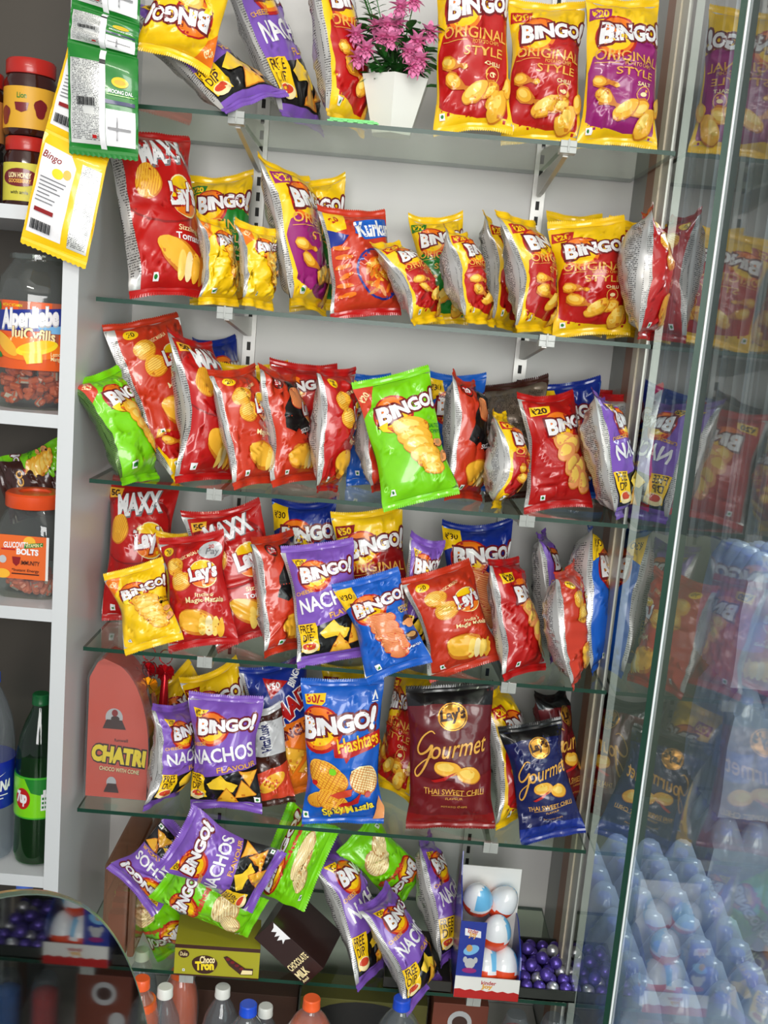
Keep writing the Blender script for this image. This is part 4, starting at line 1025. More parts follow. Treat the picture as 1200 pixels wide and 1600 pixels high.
# ------------------------------------------------------------------ egg carton, tray of foil balls
kx0 = P(708, 1556, -.01)[0]; kx1 = P(808, 1568, -.01)[0]; kw = kx1-kx0
zb = P(757, 1560, -.01)[2]
zb = z6 + .003
e = empty('chocolate_egg_carton', (kx0, -.01, zb), 'open blue, white and red carton of chocolate eggs at the right of the lowest shelf', 'carton')
bm = bmesh.new()
box(bm, 0, kw, 0, .11, 0, .002); box(bm, 0, kw, .108, .11, 0, .20)
bmobj('tray_board', bm, mat('white_board', rough=.5, color=(232, 230, 226)), e)
sidez = [(0, .0), (.11, .0), (.11, .20), (.085, .24), (.07, .20), (.01, .165), (0, .15)]
for nm, X in (('left_side', 0.0), ('right_side', kw-.002)):
    sz_ = sidez if nm == 'left_side' else [(y, min(z, .11)) for y, z in sidez[:2]] + [(.11, .11), (.085, .112), (.07, .108), (.01, .08), (0, .06)]
    bm = bmesh.new(); f0 = [bm.verts.new((X, y, z)) for y, z in sz_]; f1 = [bm.verts.new((X+.002, y, z)) for y, z in sz_]
    bm.faces.new(f0); bm.faces.new(f1[::-1])
    for i in range(len(sidez)): bm.faces.new((f0[i], f0[(i+1) % 7], f1[(i+1) % 7], f1[i]))
    bmobj(nm, bm, mat('carton_blue', rough=.35, color=(32, 52, 148), coat=.3), e)
bm = bmesh.new(); box(bm, 0, kw*.40, -.002, -.0005, .04, .150); sp = bmobj('blue_flap', bm, mat('carton_blue', rough=.35, color=(32, 52, 148), coat=.3), e, bevel=.0003)
a = Art(); a.poly([(.18, 1.1), (.8, 1.05), (.82, .9), (.2, .94)], 'white'); a.text('kinder', .5, 1.04, .16, 'red', -4, .02, width=.4); a.text('Joy', .5, .95, .16, 'gold', -4, .04, width=.3)
a.ell(.5, .62, .3, .11, 'sky', 10); a.ell(.42, .66, .12, .08, 'tan'); a.ell(.5, .32, .2, .12, 'silver'); a.ell(.5, .16, .28, .06, 'plum'); a.ell(.3, .4, .08, .07, 'silver'); a.ell(.7, .4, .08, .07, 'silver')
lay_art('flap_print', a, sp, plane_fn((0, -.002, .04), (kw*.40, 0, 0), (0, 0, .11), (0, -1, 0), 1, 1.25), 2, 2, 1, 1.25, .0003)
bm = bmesh.new(); box(bm, 0, kw, -.004, -.002, 0, .042); lp = bmobj('front_lip', bm, mat('white_board', rough=.5, color=(232, 230, 226)), e)
a = Art(); a.poly([(0, 0), (2.4, 0), (2.4, .36)] + [(2.4 - .2*i, .36 + (.07 if i % 2 else 0)) for i in range(1, 12)] + [(0, .4)], 'red'); a.text('kinder', 1.25, .78, .26, 'red', 0, .02, width=.55); a.text('Joy', 1.2, .58, .26, 'gold', 0, .05, width=.42)
lay_art('lip_print', a, lp, plane_fn((0, -.004, 0), (kw, 0, 0), (0, 0, .042), (0, -1, 0), 2.4, 1), 2, 2, 2.4, 1, .0003)
eggw = mat('egg_white_shell', rough=.25, color=(234, 236, 240), coat=.5); eggr = mat('egg_red_shell', rough=.25, color=(226, 74, 34), coat=.5); eggb = mat('egg_blue_print', rough=.3, color=(110, 186, 232), coat=.5)
eggs = [(.50, .032, .038, 0), (.78, .034, .04, 40), (.3, .078, .045, -20), (.75, .08, .05, 10), (.62, .05, .098, 30), (.30, .07, .150, -30), (.72, .085, .14, 60), (.5, .085, .17, 15)]
for i, (fx, y, z, rz) in enumerate(eggs[:3] + eggs[4:7]):
    bm = bmesh.new(); bmesh.ops.create_uvsphere(bm, u_segments=24, v_segments=18, radius=1)
    for v in bm.verts:
        zz = v.co.z; k = 1 - .16*zz; v.co = Vector((v.co.x*.029*k, v.co.y*.027*k, zz*.037))
    for f in bm.faces:
        c = f.calc_center_median(); f.material_index = 1 if c.z < -.004 + .004*math.sin(math.atan2(c.y, c.x)*2) else (2 if c.x > .006 and c.z > .0 else 0)
    o = bmobj('chocolate_egg', bm, [eggw, eggr, eggb], None, True)
    o.location = (kx0 + fx*kw, -.01 + y, zb + z + .004); o.rotation_euler = (math.radians(-15 + 9*i), math.radians(12*math.sin(i*2)), math.radians(rz))
    setp(o, 'white, blue and red plastic egg in the open carton, ' + ['front middle', 'front right corner', 'lower left behind the front one', 'second layer centre', 'high beside the blue flap', 'back right of the second layer'][i], 'chocolate egg', 'chocolate eggs in the carton')
# dark tray
tx0 = P(700, 1562, .0)[0]; tx1 = P(895, 1588, .0)[0]
tray = mat('tray_dark', rough=.35, color=(44, 46, 42), coat=.2)
bm = bmesh.new(); X0, X1 = kx1+.003, tx1; box(bm, X0, X1, .0, .17, z6, z6+.003); box(bm, X0, X1, -.0, .003, z6, z6+.022); box(bm, X0, X1, .167, .17, z6, z6+.022); box(bm, X0, X0+.003, .003, .167, z6, z6+.022); box(bm, X1-.003, X1, .003, .167, z6, z6+.022)
o = bmobj('display_tray', bm, tray); setp(o, 'dark shallow tray holding purple and silver foil balls, lowest shelf', 'tray')
sx0 = P(600, 1528, -.005)[0]
bm = bmesh.new(); X1b = kx0-.004; box(bm, sx0, X1b, .0, .16, z6, z6+.002); box(bm, sx0, X1b, .0, .002, z6, z6+.022); box(bm, sx0, X1b, .158, .16, z6, z6+.022); box(bm, sx0, sx0+.002, .002, .158, z6, z6+.022); box(bm, X1b-.002, X1b, .002, .158, z6, z6+.022)
o = bmobj('display_tray', bm, mat('tray_steel', rough=.3, color=(70, 68, 64), metal=.6)); setp(o, 'empty dark metal tray under the slumped purple bag, lowest shelf', 'tray')
bm = bmesh.new(); bmesh.ops.create_uvsphere(bm, u_segments=20, v_segments=14, radius=.0118)
me_b = bpy.data.meshes.new('foil_ball'); 
for v in bm.verts: v.co *= 1 + .02*math.sin(v.co.x*900)*math.sin(v.co.z*1100)
bm.to_mesh(me_b); bm.free()
for p in me_b.polygons: p.use_smooth = True
me_s = me_b.copy()
me_b.materials.append(mat('purple_foil', rough=.28, metal=.55, color=(96, 76, 168), noise=.25, nscale=120, bump=.3)); me_s.materials.append(mat('silver_foil', rough=.28, metal=.7, color=(196, 196, 200), noise=.2, nscale=120, bump=.3))
cols = 4; rnd = random.Random(5); pos = []
stepx = (X1 - .003 - X0 - .003) / cols
for r_ in range(6):
    for c_ in range(cols): pos.append((X0+.003+stepx*(c_+.5), .018 + r_*.0265, z6+.003+.012))
silver = {2, 5, 11, 15, 18}
colw = ['against the egg carton', 'second from the egg carton', 'second from the outer rim', 'along the outer rim']; roww = ['front row', 'second row', 'third row', 'fourth row', 'fifth row', 'rear row']
for i, (x, y, z) in enumerate(pos):
    s = i in silver
    o = link('foil_ball', me_s if s else me_b); o.location = (x, y, z); o.rotation_euler = (i, i*2.1, i*.7)
    setp(o, '%s foil-wrapped chocolate ball, %s of the tray, %s' % ('silver' if s else 'purple', roww[i//4], colw[i % 4]), 'chocolate', 'foil balls in the dark tray')
for i, (c_, r_) in enumerate([(.5, 1.5), (1.5, 2.5), (.5, 3.5), (2.5, 3.5), (1.5, .5), (2.5, 2.0)]):
    s = i in (3,)
    o = link('foil_ball', me_s if s else me_b); o.location = (X0+.003+stepx*(c_+.5), .018+r_*.0265, z6+.003+.012+.0175); o.rotation_euler = (i, i*1.1, i*.3)
    setp(o, '%s foil-wrapped chocolate ball resting on the others, %s' % ('silver' if s else 'purple', ['near the front by the egg carton', 'in the middle', 'rear left', 'rear right', 'front centre', 'right of the middle'][i]), 'chocolate', 'foil balls in the dark tray')

# ------------------------------------------------------------------ bottles
def bottle(name, loc, label, cat, r, h, liquid, lid, level=.8, shell=None, parent=None, capr=.0145, group=None, labelm=None, art=None):
    e = empty(name, loc, label, cat, group) if parent is None else parent
    pr = [(r*.6, .0), (r*.92, .006), (r, .02), (r*.97, h*.25), (r, h*.3), (r, h*.55), (r*.96, h*.66), (r*.84, h*.76), (r*.60, h*.85), (max(r*.40, capr), h*.905), (capr*.9, h*.93), (capr*.85, h*.95)]
    bm = bmesh.new(); lathe(bm, pr, 26); bmobj('bottle_body', bm, shell or sheer('clear_bottle_plastic', (226, 232, 236), rough=.05, ior=1.55, haze=.08), e, True)
    if liquid is not None:
        bm = bmesh.new(); lp_ = [(max(.002, q*.965), z+.001) for q, z in pr if z < h*level] + [(.001, h*level)]
        zt_ = h*level; lp_[-1] = (lp_[-2][0]*.9, zt_); lathe(bm, lp_, 22); bmobj('drink', bm, liquid, e, True)
    bm = bmesh.new(); n = 24
    lathe(bm, [(capr, h*.945), (capr, h*.945+.004), (capr*.97, h*.945+.005), (capr*.97, h*.945+.017), (capr*.85, h*.945+.019)], 32)
    bmobj('cap', bm, lid, e, True)
    if labelm is not None:
        bm = bmesh.new(); lathe(bm, [(r*1.01, h*.30), (r*1.015, h*.31), (r*1.015, h*.545), (r*1.01, h*.55)], 30); lb = bmobj('label', bm, labelm, e, True)
        if art: lay_art('label_print', art, lb, cyl(r*1.018, -1.2, 1.2, h*.31, h*.54, 0, 0, 2.4, 1.3), 16, 4, 2.4, 1.3, .0003, True)
    return e
capw, capb, capo = mat('cap_white', rough=.35, color=(226, 228, 222)), mat('cap_blue', rough=.3, color=(30, 78, 206), coat=.2), mat('cap_orange', rough=.3, color=(238, 96, 44), coat=.2)
orange_l = mat('orange_drink', rough=.15, color=(226, 96, 44), coat=.6); cola_l = mat('dark_drink', rough=.15, color=(26, 16, 18), coat=.6)
def under(px, py, Y, r, h, lid, liq, lab, capr=.0145, level=.8, shell=None):
    t = P(px, py, Y); base = t[2] - h*.945 - .01
    bottle('drink_bottle', (t[0], Y, base), lab, 'bottle', r, h, liq, lid, level, capr=capr, group='drink bottles under the lowest shelf', shell=shell)
bzY = .0
under(487, 1566, -.06, .048, .215, capo, orange_l, 'orange drink bottle with orange cap in front under the lowest shelf', capr=.016, level=.86)
under(628, 1566, -.06, .046, .215, capb, None, 'clear drink bottle with blue cap, rightmost under the lowest shelf', capr=.016)
under(388, 1575, -.06, .040, .21, capb, None, 'clear drink bottle with blue cap left of the orange-capped one', capr=.016)
under(415, 1578, .01, .034, .205, capw, None, 'clear bottle with white cap hiding behind the left blue-capped bottle', capr=.014)
under(348, 1548, .02, .036, .215, capw, None, 'clear bottle with white cap in front of the dark gap', capr=.0145)
under(258, 1548, -.03, .032, .215, capw, None, 'clear bottle with white cap between the two orange drinks', capr=.0145)
under(285, 1500, .06, .036, .24, capo, orange_l, 'tall orange drink bottle seen through the lowest shelf', capr=.012, level=.90)
under(222, 1535, -.05, .036, .215, capo, orange_l, 'orange drink bottle beside the round glass panel', capr=.0145, level=.84)
under(222, 1490, .10, .034, .22, capw, None, 'clear bottle with white cap seen dimly through the lowest shelf', capr=.0145)
boxobj('bottle_shelf', (.0, R-.004, -.13, D-.005, .03, .068), mat('lower_board', rough=.5, color=(190, 188, 182)), label='pale board under the drink bottles', cat='shelf')
# things in the dark behind the bottles
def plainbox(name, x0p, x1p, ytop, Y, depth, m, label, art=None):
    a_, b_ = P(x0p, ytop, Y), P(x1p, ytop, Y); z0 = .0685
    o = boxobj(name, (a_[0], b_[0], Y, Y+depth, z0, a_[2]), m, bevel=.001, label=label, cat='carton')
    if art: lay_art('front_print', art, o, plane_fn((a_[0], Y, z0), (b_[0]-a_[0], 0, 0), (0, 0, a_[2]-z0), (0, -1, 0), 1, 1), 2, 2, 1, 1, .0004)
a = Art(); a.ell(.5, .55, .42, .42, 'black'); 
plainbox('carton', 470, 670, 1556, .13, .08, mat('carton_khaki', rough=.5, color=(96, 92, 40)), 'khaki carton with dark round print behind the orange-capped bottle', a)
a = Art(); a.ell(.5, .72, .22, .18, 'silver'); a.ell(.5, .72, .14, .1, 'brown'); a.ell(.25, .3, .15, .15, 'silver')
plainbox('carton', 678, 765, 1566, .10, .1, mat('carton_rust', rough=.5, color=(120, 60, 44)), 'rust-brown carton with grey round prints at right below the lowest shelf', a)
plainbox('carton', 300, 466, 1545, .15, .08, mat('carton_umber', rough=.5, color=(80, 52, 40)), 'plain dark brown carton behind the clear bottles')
for i, (x0, c, lab) in enumerate(((785, (206, 40, 34), 'clear tub with red contents under the dark tray'), (845, (40, 110, 190), 'clear tub with blue contents under the dark tray'))):
    p = P(x0+25, 1590, .03); e = empty('sweet_tub', (p[0], .05, .0685), lab, 'tub')
    bm = bmesh.new(); lathe(bm, [(.02, 0), (.026, .01), (.026, .14), (.02, .16), (.018, .165)], 20); bmobj('tub_body', bm, sheer('clear_bottle_plastic', (226, 232, 236)), e, True)
    bm = bmesh.new(); lathe(bm, [(.018, .004), (.023, .012), (.023, .13), (.01, .138)], 20); bmobj('sweets', bm, mat('sweets_%d' % i, rough=.5, color=c, noise=.3, nscale=80), e, True)

# ------------------------------------------------------------------ left cabinet contents
def shelfz(i): return cabz[i] + .0225
def jar(px, w, h, i, Y, body, lid, label, art=None, zoff=0, wrap=None):
    x = P(px, 300, Y)[0]; e = empty('jar', (x, Y, shelfz(i)+zoff), label, 'jar', 'red-lidded jars in the left cabinet'); r = w/2
    bm = bmesh.new(); lathe(bm, [(r*.9, 0), (r, .006), (r, h*.70), (r*.86, h*.80), (r*.86, h*.82)], 28); bmobj('jar_body', bm, body, e, True)
    bm = bmesh.new(); lathe(bm, [(r*.93, h*.80), (r*.95, h*.82), (r*.95, h*.97), (r*.88, h)], 28); bmobj('lid', bm, lid, e, True)
    if wrap:
        bm = bmesh.new(); lathe(bm, [(r*1.01, h*.08), (r*1.015, h*.1), (r*1.015, h*.60), (r*1.01, h*.62)], 28); lb = bmobj('label', bm, wrap, e, True)
        if art: lay_art('label_print', art, lb, cyl(r*1.02, -1.1, 1.1, h*.1, h*.6, 0, 0, 2.0, 1.0), 12, 4, 2.0, 1.0, .0003, True)
darkjar = mat('dark_preserve', rough=.12, color=(52, 18, 14), coat=.7); redlid = mat('red_lid', rough=.3, color=(176, 36, 28), coat=.2)
a = Art(); a.text('Lion', 1.0, .8, .2, 'dgreen', 0, .02); a.poly([(.75, .62), (1.25, .62), (1.2, .42), (1.0, .36), (.8, .42)], 'maroon'); a.ell(.35, .3, .22, .25, 'maroon', 0, .1); a.ell(1.65, .5, .22, .25, 'maroon', 0, .1)
jar(44, .082, .118, 0, .045, darkjar, redlid, 'red-lidded jar with yellow fruit label standing on the lower jar', a, .112, mat('label_amber', rough=.5, color=(214, 160, 44)))
a = Art(); a.ell(1.0, .62, .75, .26, 'maroon'); a.text('LION HONEY', 1.0, .68, .2, 'cream', 0, .03, width=.9); a.text('GOOSEBERRY', 1.0, .52, .15, 'gold', 0, .03, width=.9); a.text('with amla', 1.0, .2, .14, 'black', 0, .01, width=.7)
jar(42, .074, .11, 0, .04, darkjar, redlid, 'red-lidded honey jar with lemon label under the upper jar', a, 0, mat('label_lemon', rough=.5, color=(206, 196, 70)))
jar(-35, .082, .118, 0, .05, darkjar, redlid, 'dark jar cut by the left photo edge with tan label', None, .09, mat('label_tan', rough=.5, color=(180, 120, 60)))
jar(-35, .082, .09, 0, .05, darkjar, mat('black_lid', rough=.4, color=(30, 26, 24)), 'dark squat jar under the left-edge jar')
# tall clear candy jar
x = P(55, 600, .06)[0]; z = shelfz(1); hj = P(55, 398, .06)[2] - z
e = empty('candy_jar', (x, .065, z), 'tall clear jar of orange candies with orange and blue label', 'jar')
bm = bmesh.new(); r = .068; n = 48; rings = []
for rr, zz in [(.9, 0), (1, .008), (1.0, hj*.72), (.93, hj*.84), (.66, hj*.94), (.62, hj*.96), (.64, hj)]:
    k = 1 if zz > hj*.7 else 0
    rings.append([bm.verts.new((r*rr*(1+.03*k*math.cos(8*2*math.pi*i/n))*math.cos(2*math.pi*i/n), r*rr*(1+.03*k*math.cos(8*2*math.pi*i/n))*math.sin(2*math.pi*i/n), zz)) for i in range(n)])
for a_, b_ in zip(rings, rings[1:]):
    for i in range(n): bm.faces.new((a_[i], a_[(i+1) % n], b_[(i+1) % n], b_[i]))
bm.faces.new(rings[0][::-1])
bmobj('jar_body', bm, sheer('clear_jar_plastic', (222, 228, 220), rough=.04, ior=1.6, haze=.05), e, True)
bm = bmesh.new(); lathe(bm, [(r*.64, hj*.96), (r*.70, hj*.965), (r*.70, hj*.995), (r*.64, hj)], 30); bmobj('neck_ring', bm, sheer('clear_jar_plastic', (222, 228, 220)), e, True)
bm = bmesh.new(); lathe(bm, [(r*1.01, hj*.26), (r*1.015, hj*.265), (r*1.015, hj*.69), (r*1.01, hj*.695)], 36); lb = bmobj('label', bm, mat('label_orange', rough=.35, color=(226, 92, 34), coat=.3), e, True)
a = Art(); a.ell(.2, 1.02, .12, .1, 'dgreen'); a.text('C', .2, 1.02, .16, 'white', 0, .03); a.text('WITH C VITAMIN', .62, 1.06, .07, 'lemon', 0, .01, width=.5)
a.poly([(.08, .95), (.9, 1.0), (1.98, 1.08), (1.98, .72), (1.5, .66), (.6, .62), (.08, .62)], 'dblue'); a.poly([(1.2, .72), (1.98, .78), (1.98, .62), (1.3, .62)], 'sky')
a.text('Alpenliebe', 1.0, .82, .42, 'silver', 5, .08, .15, width=1.32, ys=1.05); a.text('Alpenliebe', 1.0, .83, .42, 'white', 5, .05, .15, width=1.30, ys=1.0)
a.text('JuiCyfills', 1.1, .56, .26, 'maroon', -3, .07, width=.98); a.text('JuiCyfills', 1.1, .565, .26, 'cream', -3, .03, width=.96)
a.ell(.95, .34, .8, .2, 'orange'); a.ell(.5, .4, .34, .12, 'chip', -30); a.ell(1.2, .36, .45, .12, 'lemon', 10); a.ell(1.2, .4, .38, .08, 'yellow', 10); a.poly([(.9, .26), (1.3, .28), (1.32, .12), (1.0, .08)], 'yellow'); a.ell(.3, .22, .12, .05, 'dgreen', -20)
a.text('Lemon', 1.62, .27, .1, 'cream', 0, .01); a.text('Mango', 1.62, .18, .1, 'cream', 0, .01)
lay_art('label_print', a, lb, cyl(r*1.02, -1.0, 1.3, hj*.268, hj*.688, 0, 0, 2.1, 1.12), 18, 6, 2.1, 1.12, .0003, True)
rnd = random.Random(2); candy = [mat('candy_wrap_orange', rough=.3, color=(216, 92, 44), coat=.5, noise=.3, nscale=90), mat('candy_wrap_pale', rough=.3, color=(206, 190, 180), coat=.5, noise=.4, nscale=90)]
def candies(parent, r, z0, z1, count, ms, s=.011, square=False):
    bm = bmesh.new()
    for i in range(count):
        a_ = rnd.uniform(0, 6.28); q = r * math.sqrt(rnd.uniform(.25, 1)) ; c = Vector((q*math.cos(a_), q*math.sin(a_), rnd.uniform(z0, z1)))
        rot = Matrix.Rotation(rnd.uniform(0, 6), 4, Vector((rnd.random(), rnd.random(), rnd.random())).normalized())
        n0 = len(bm.faces)
        bmesh.ops.create_cube(bm, size=1, matrix=Matrix.Translation(c) @ rot @ Matrix.Diagonal((s*1.7, s*1.1, s*.8, 1)))
        bm.faces.ensure_lookup_table(); mi = 1 if rnd.random() < .28 else 0
        for f in bm.faces[n0:]: f.material_index = mi
    bmesh.ops.bevel(bm, geom=bm.edges[:], offset=s*.22, segments=1, affect='EDGES')
    o = bmobj('candies', bm, ms, parent); o['kind'] = 'stuff'
candies(e, .052, .012, hj*.25, 150, candy, .011)
# orange-lidded square jar
x = P(50, 900, .06)[0]; z = shelfz(2); hj = P(50, 768, .06)[2] - z; r = .056
e = empty('tablet_jar', (x, .065, z), 'square clear jar with orange lid and orange label in the left cabinet', 'jar')
bm = bmesh.new(); lathe(bm, [(r*.85, 0), (r*.95, .006), (r*.95, hj*.62), (r*.9, hj*.74), (r*.72, hj*.85), (r*.70, hj*.88)], 40, sq=5.0); bmobj('jar_body', bm, sheer('clear_jar_plastic', (222, 228, 220)), e, True)
bm = bmesh.new(); lathe(bm, [(r*.86, hj*.86), (r*.88, hj*.87), (r*.88, hj*.98), (r*.82, hj), (r*.5, hj), (r*.48, hj-.004)], 40); bmobj('lid', bm, mat('orange_lid', rough=.35, color=(222, 78, 30), coat=.2), e, True)
fy = -r*.955
bm = bmesh.new(); box(bm, -r*.80, r*.70, fy-.001, fy, hj*.20, hj*.62); box(bm, r*.70, r*.78, fy-.001, fy, hj*.20, hj*.62, 1)
lb = bmobj('label', bm, [mat('label_orange_flat', rough=.4, color=(228, 104, 40)), mat('label_white', rough=.4, color=(226, 226, 222))], e)
a = Art(); a.ell(1.05, .95, .2, .14, 'chip'); a.text('GLUCOVITA', .62, .86, .2, 'white', 2, .03, .1, width=.82); a.poly([(.88, .78), (1.5, .86), (1.5, .96), (.9, .9)], 'dgreen'); a.text('VITAMIN C', 1.2, .875, .12, 'cream', 5, .02, width=.55)
a.rect(.14, .72, .6, .76, 'red'); a.text('BOLTS', 1.0, .70, .2, 'white', 0, .05, width=.72)
a.poly([(.5, .56), (.78, .56), (.75, .4), (.64, .32), (.53, .4)], 'dred'); a.text('IMMUNITY', 1.1, .42, .15, 'brown', 0, .02, .15, width=.62); a.ell(.2, .48, .12, .1, 'silver')
a.text('*Instant Energy', .95, .22, .1, 'brown', 0, .01, .1, width=.9); a.rect(.5, .12, 1.4, .15, 'brown'); a.ell(.2, .12, .25, .12, 'chip')
lay_art('label_print', a, lb, plane_fn((-r*.80, fy-.001, hj*.20), (r*1.5, 0, 0), (0, 0, hj*.42), (0, -1, 0), 1.6, 1.1), 2, 2, 1.6, 1.1, .0003)
candies(e, .040, .01, hj*.20, 60, [mat('tablet_wrap', rough=.3, color=(226, 120, 92), coat=.4, noise=.3, nscale=60), candy[1]], .012)
# snack packs lying behind the orange-lidded jar
bag('plain_green', (20, 752), (108, 722), .10, .17, .17, 0, .04, 4, 'olive and green snack pack lying flat behind the orange-lidded jar', free=True, group=False)
bag('brown', (10, 770), (104, 752), .12, .16, .16, 0, .04, 4, 'brown snack pack lying under the green one behind the orange-lidded jar', free=True, group=False)
# water bottle and green soda bottle
z4 = shelfz(3)
greenpet = sheer('green_bottle_plastic', (40, 196, 60), rough=.04, ior=1.6)
a = Art(); a.poly([(0, 1.3), (2.4, 1.3), (2.4, 0), (0, 0)], 'green'); a.poly([(.9, 1.3), (2.4, 1.3), (2.4, .2), (1.7, .75), (1.2, .85)], 'dgreen'); a.ell(.82, .62, .36, .36, 'red'); a.text('7up', .78, .62, .42, 'white', 0, .06, .12, width=.52, ys=1.2)
a.rect(1.62, .25, 1.9, .8, 'white'); a.rect(1.70, .8, 1.82, .95, 'white')
for i in range(3):
    for j in range(2): a.rect(1.66+j*.12, .32+i*.15, 1.74+j*.12, .4+i*.15, 'dgreen')
xb = P(58, 1300, .03)[0]
bottle('soda_bottle', (xb, .03, z4), 'green lemon soda bottle with dark green cap in the left cabinet', 'bottle', .041, P(60, 1084, .03)[2]-z4, mat('green_dark_drink', rough=.1, color=(16, 60, 22), coat=.5), mat('cap_dark_green', rough=.3, color=(10, 84, 40)), .66, greenpet, capr=.0155, labelm=mat('label_green', rough=.35, color=(60, 170, 40), coat=.3), art=a)
a = Art(); a.text('AQUAFINA', 1.55, .62, .42, 'white', 0, .05, .1, width=1.9); a.poly([(1.3, 1.0), (1.9, .95), (2.2, 1.05), (1.8, .88)], 'white'); a.rect(.9, .35, 2.3, .38, 'white'); a.rect(.9, .25, 2.1, .28, 'white')
xb = P(-18, 1300, .03)[0]
bottle('water_bottle', (xb, .03, z4), 'clear water bottle with blue label cut by the left photo edge', 'bottle', .044, P(0, 1050, .03)[2]-z4, None, capb, .66, capr=.0155, labelm=mat('label_blue', rough=.35, color=(20, 40, 150), coat=.3), art=a)
xb = P(33, 1390, .01)
bottle('water_bottle', (xb[0], .03, xb[2]-.225), 'bottle with pale blue cap just below the cabinet shelf', 'bottle', .036, .23, None, mat('cap_pale_blue', rough=.3, color=(84, 120, 220)), .6, capr=.0155)
boxobj('cabinet_shelf', (-.8, -.0305, -.033, .30, xb[2]-.248, xb[2]-.226), whitem, label='lowest white cabinet shelf, hidden behind the round glass panel', cat='shelf')

# ------------------------------------------------------------------ hanging sachet strips
def sachet_strip(name, label, segs, Y0, base, panel, seed, artf):
    """segs: list of (top-left, top-right, bottom-left, bottom-right) pixels; one sachet after another, hung in front"""
    e = None
    for k, (tl, tr, bl, br) in enumerate(segs):
        y = Y0 - .004*k; c = [Vector(P(p[0], p[1], y)) for p in (tl, tr, bl, br)]
        if e is None: e = empty(name, (c[0] + c[1]) / 2, label, 'sachet strip'); eo = (c[0]+c[1])/2
        r = np.random.RandomState(seed+k); nu, nv = 12, 16
        def S(u, v, side=0):
            p = (c[2]*(1-u) + c[3]*u)*(1-v) + (c[0]*(1-u) + c[1]*u)*v - eo
            t = .011 * (max(0, 1-abs(2*u-1)**2.4))**.6 * (max(0, 1-abs(2*v-1)**4))**.6
            t += .0016*math.sin(9*u+3*v+seed) * (1-abs(2*v-1)) + .0012*math.sin(17*v+4*u+seed)
            p = p.copy(); p.y += (-t if side == 0 else t); return p
        bm = bmesh.new(); g = [[[bm.verts.new(S(i/nu, j/nv, s)) for i in range(nu+1)] for j in range(nv+1)] for s in (0, 1)]
        for j in range(nv):
            for i in range(nu):
                bm.faces.new((g[0][j][i], g[0][j][i+1], g[0][j+1][i+1], g[0][j+1][i])); bm.faces.new((g[1][j][i], g[1][j+1][i], g[1][j+1][i+1], g[1][j][i+1]))
        ob = bmobj('sachet', bm, getmat(base), e, True)
        a = artf(k)
        lay_art('sachet_print', a, ob, lambda x, y_, d: tuple(S(x, y_/1.5) + Vector((0, -d, 0))), nu, nv, 1, 1.5, .0007, True)
        # pinked seal at the bottom
        bm = bmesh.new(); n = 26; pr = None
        dn = ((c[2]-c[0]).normalized())
        rows = [[bm.verts.new(c[2].lerp(c[3], i/n) - eo + dn*d_ + Vector((0, off, 0))) for i in range(n+1)] for d_, off in ((0, 0), (.005, -.001), (.010, 0))]
        for i in range(n+1): rows[2][i].co += dn*(.002 if i % 2 else 0)
        for q, w_ in zip(rows, rows[1:]):
            for i in range(n): bm.faces.new((q[i], w_[i], w_[i+1], q[i+1]))
        bmobj('pinked_seal', bm, getmat(base), ob)
def art_green_back(k):
    a = Art(); a.rect(.04, .06, .47, 1.30, 'label_print'); a.rect(.56, .06, .97, .62, 'white'); a.rect(.47, 0, .555, 1.5, 'white')
    a.rect(.47, 1.28, .555, 1.35, 'black'); a.ell(.76, 1.05, .12, .08, 'yellow'); a.ell(.76, 1.05, .08, .04, 'chip'); a.text('MOONG DAL', .77, .90, .08, 'white', 0, .02, width=.34); a.rect(.56, .70, .97, .76, 'navy'); a.rect(.58, .84, .96, .85, 'green')
    for i in range(14): a.rect(.14+i*.02, .62, .15+i*.02 + (i % 3)*.003, .74, 'black')
    a.rect(.60, .3, .92, .34, 'grey'); a.rect(.38, .14, .44, .19, 'red'); a.rect(.72, .14, .74, .5, 'grey'); return a
def art_yellow_back(k):
    a = Art(); a.poly([(.05, .1), (.58, .1), (.60, 1.2), (.5, 1.34), (.05, 1.36)], 'white'); a.rect(.68, .08, .97, 1.3, 'label_print')
    a.text('Bingo', .22, 1.2, .14, 'dred', -4, .01, .2); a.ell(.36, 1.02, .09, .07, 'lemon'); a.ell(.5, 1.06, .06, .07, 'chip')
    for i, w_ in enumerate((.42, .4, .3, .36, .2, .3, .28)): a.rect(.1, .9 - i*.055, .1+w_, .915 - i*.055, 'grey')
    a.rect(.12, .42, .42, .48, 'dred'); 
    for i in range(15): a.rect(.1+i*.022, .16, .112+i*.022 + (i % 3)*.003, .30, 'black')
    return a
sachet_strip('sachet_strip', 'strip of green and white snack sachets hanging at upper left', [((112, -110), (222, -100), (112, 2), (218, 38)), ((112, 6), (218, 40), (106, 62), (214, 90)), ((106, 66), (216, 92), (108, 228), (216, 240))], -.07, 'dgreen', 'label_print', 3, art_green_back)
sachet_strip('sachet_strip', 'strip of yellow snack sachets hanging behind the green and white strip', [((110, 60), (215, 80), (72, 200), (170, 250)), ((70, 205), (168, 252), (34, 368), (136, 410))], -.055, 'yellow', 'label_print', 8, art_yellow_back)

